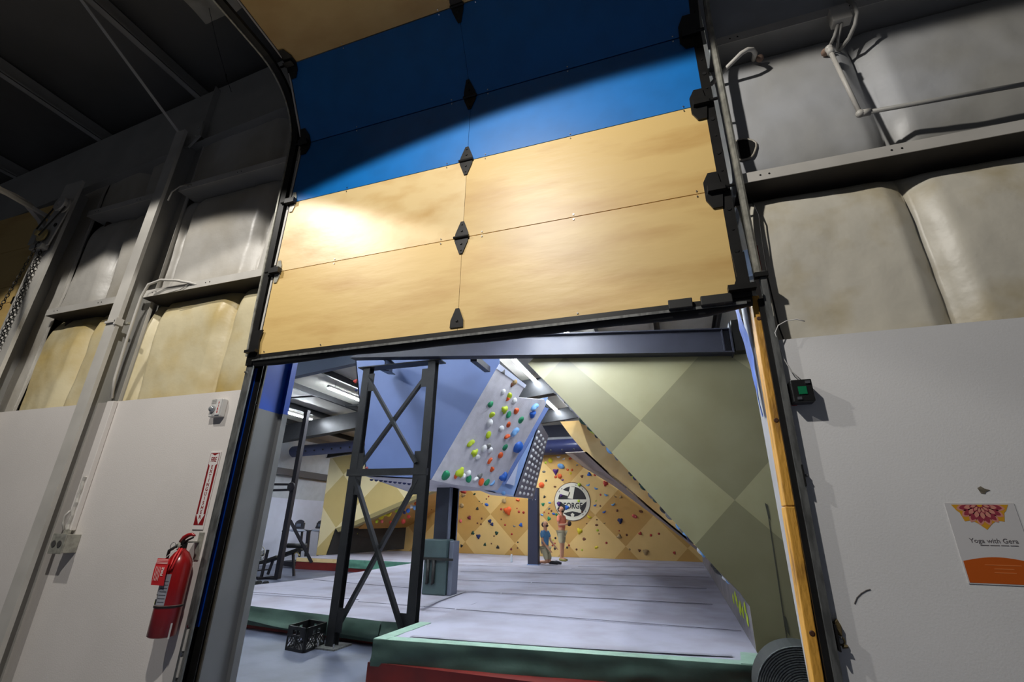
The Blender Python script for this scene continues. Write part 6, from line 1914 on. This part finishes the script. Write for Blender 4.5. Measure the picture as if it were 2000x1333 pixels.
# standing man in profile, facing the right; +x is where he looks
FD = [V((0.8, -0.15, 0.45))]
stand = dict(pelvis=(0, 0, .95), waist=(.01, 0, 1.10), chest=(0, 0, 1.32), neck=(.0, 0, 1.50), head0=(.005, 0, 1.58), head1=(-.01, 0, 1.66),
             hipL=(0, .09, .88), kneeL=(-.02, .11, .48), ankleL=(-.06, .12, .08), toeL=(.10, .14, .03),
             hipR=(.02, -.09, .88), kneeR=(.03, -.10, .48), ankleR=(.02, -.11, .08), toeR=(.19, -.10, .03),
             shoL=(0, .18, 1.42), elbL=(.04, .23, 1.16), wriL=(.24, .10, 1.20), palmL=(.31, .04, 1.22),
             shoR=(0, -.18, 1.42), elbR=(.02, -.24, 1.15), wriR=(.23, -.14, 1.17), palmR=(.31, -.09, 1.20))
f0 = atz(1098, 1096, ZT + 0.01)
sc_ = (aty(1098, 991, f0.y).z - ZT + 0.01) / 1.77
sp = person('standing bearded man in salmon t-shirt and khaki shorts, looking up before the round logo', (f0.x, f0.y, ZT + 0.01), radians(-18), sc_, stand, mat('salmon_shirt', rgb(222, 128, 100), rough=0.8), khaki)
bpy.context.view_layer.update()
hp_ = sp.matrix_world @ V((.33, -.02, 1.20))
tb = O('chalk_bag', MB().ball(hp_, .085, 12, (1, 1, 1.1)), mat('dark_bag', rgb(52, 38, 36), rough=0.8), 'small dark bag held in the arms of the standing man', 'bag', smooth=True)

pose_shoe = [mat('black_shoe', rgb(34, 36, 44), rough=0.5)]
FD = [V((0.72, -0.15, 0.68))]
kneel = dict(pelvis=(-.02, 0, .52), waist=(-.03, 0, .68), chest=(-.04, 0, .90), neck=(-.01, 0, 1.08), head0=(.0, 0, 1.15), head1=(-.015, 0, 1.24),
             hipL=(0, .09, .46), kneeL=(.10, .11, .07), ankleL=(-.32, .12, .07), toeL=(-.46, .12, .04),
             hipR=(0, -.09, .46), kneeR=(.13, -.10, .07), ankleR=(.42, -.12, .06), toeR=(.54, -.12, .04),
             shoL=(-.03, .18, 1.0), elbL=(.06, .22, .74), wriL=(.27, .17, .56), palmL=(.35, .14, .50),
             shoR=(-.03, -.18, 1.0), elbR=(.02, -.22, .72), wriR=(.22, -.19, .50), palmR=(.29, -.18, .43))
kneel['ankleR'] = (-.28, -.12, .07)
kneel['toeR'] = (-.42, -.12, .04)
f1 = atz(1066, 1103, ZT + 0.01)
sc2 = (aty(1066, 1020, f1.y).z - ZT + 0.01) / 1.35
person('bearded man kneeling in a blue t-shirt and khaki shorts beside the navy post, looking up', (f1.x, f1.y, ZT + 0.01), radians(-18), sc2, kneel, mat('blue_shirt', rgb(84, 134, 176), rough=0.8), khaki)
q = atz(1081, 1103, ZT + 0.01)
O('shoe', MB().tube([(q.x - .12, q.y - .05, .43), (q.x, q.y - .05, .44), (q.x + .16, q.y - .05, .41)], .05, 10, rs=[.045, .055, .03]),
  mat('black_shoe', rgb(34, 36, 44)), 'dark shoe lying on the mat before the kneeling man, the nearer one', 'shoe', 'loose shoes by the kneeling man', smooth=True)
O('shoe', MB().tube([(q.x - .05, q.y + .1, .43), (q.x + .08, q.y + .1, .44), (q.x + .24, q.y + .1, .41)], .05, 10, rs=[.045, .055, .03]),
  mat('black_shoe', rgb(34, 36, 44)), 'dark shoe lying on the mat before the kneeling man, the farther one', 'shoe', 'loose shoes by the kneeling man', smooth=True)

# ================================================================== world and view
w = bpy.data.worlds.new('world')
SC.world = w
w.use_nodes = True
bg = w.node_tree.nodes['Background']
bg.inputs[0].default_value = (0.75, 0.8, 0.9, 1)
bg.inputs[1].default_value = 0.065
SC.view_settings.view_transform = 'Standard'
SC.view_settings.look = 'None'
SC.view_settings.gamma = 1
SC.view_settings.exposure = 0
SC.cycles.max_bounces = 6
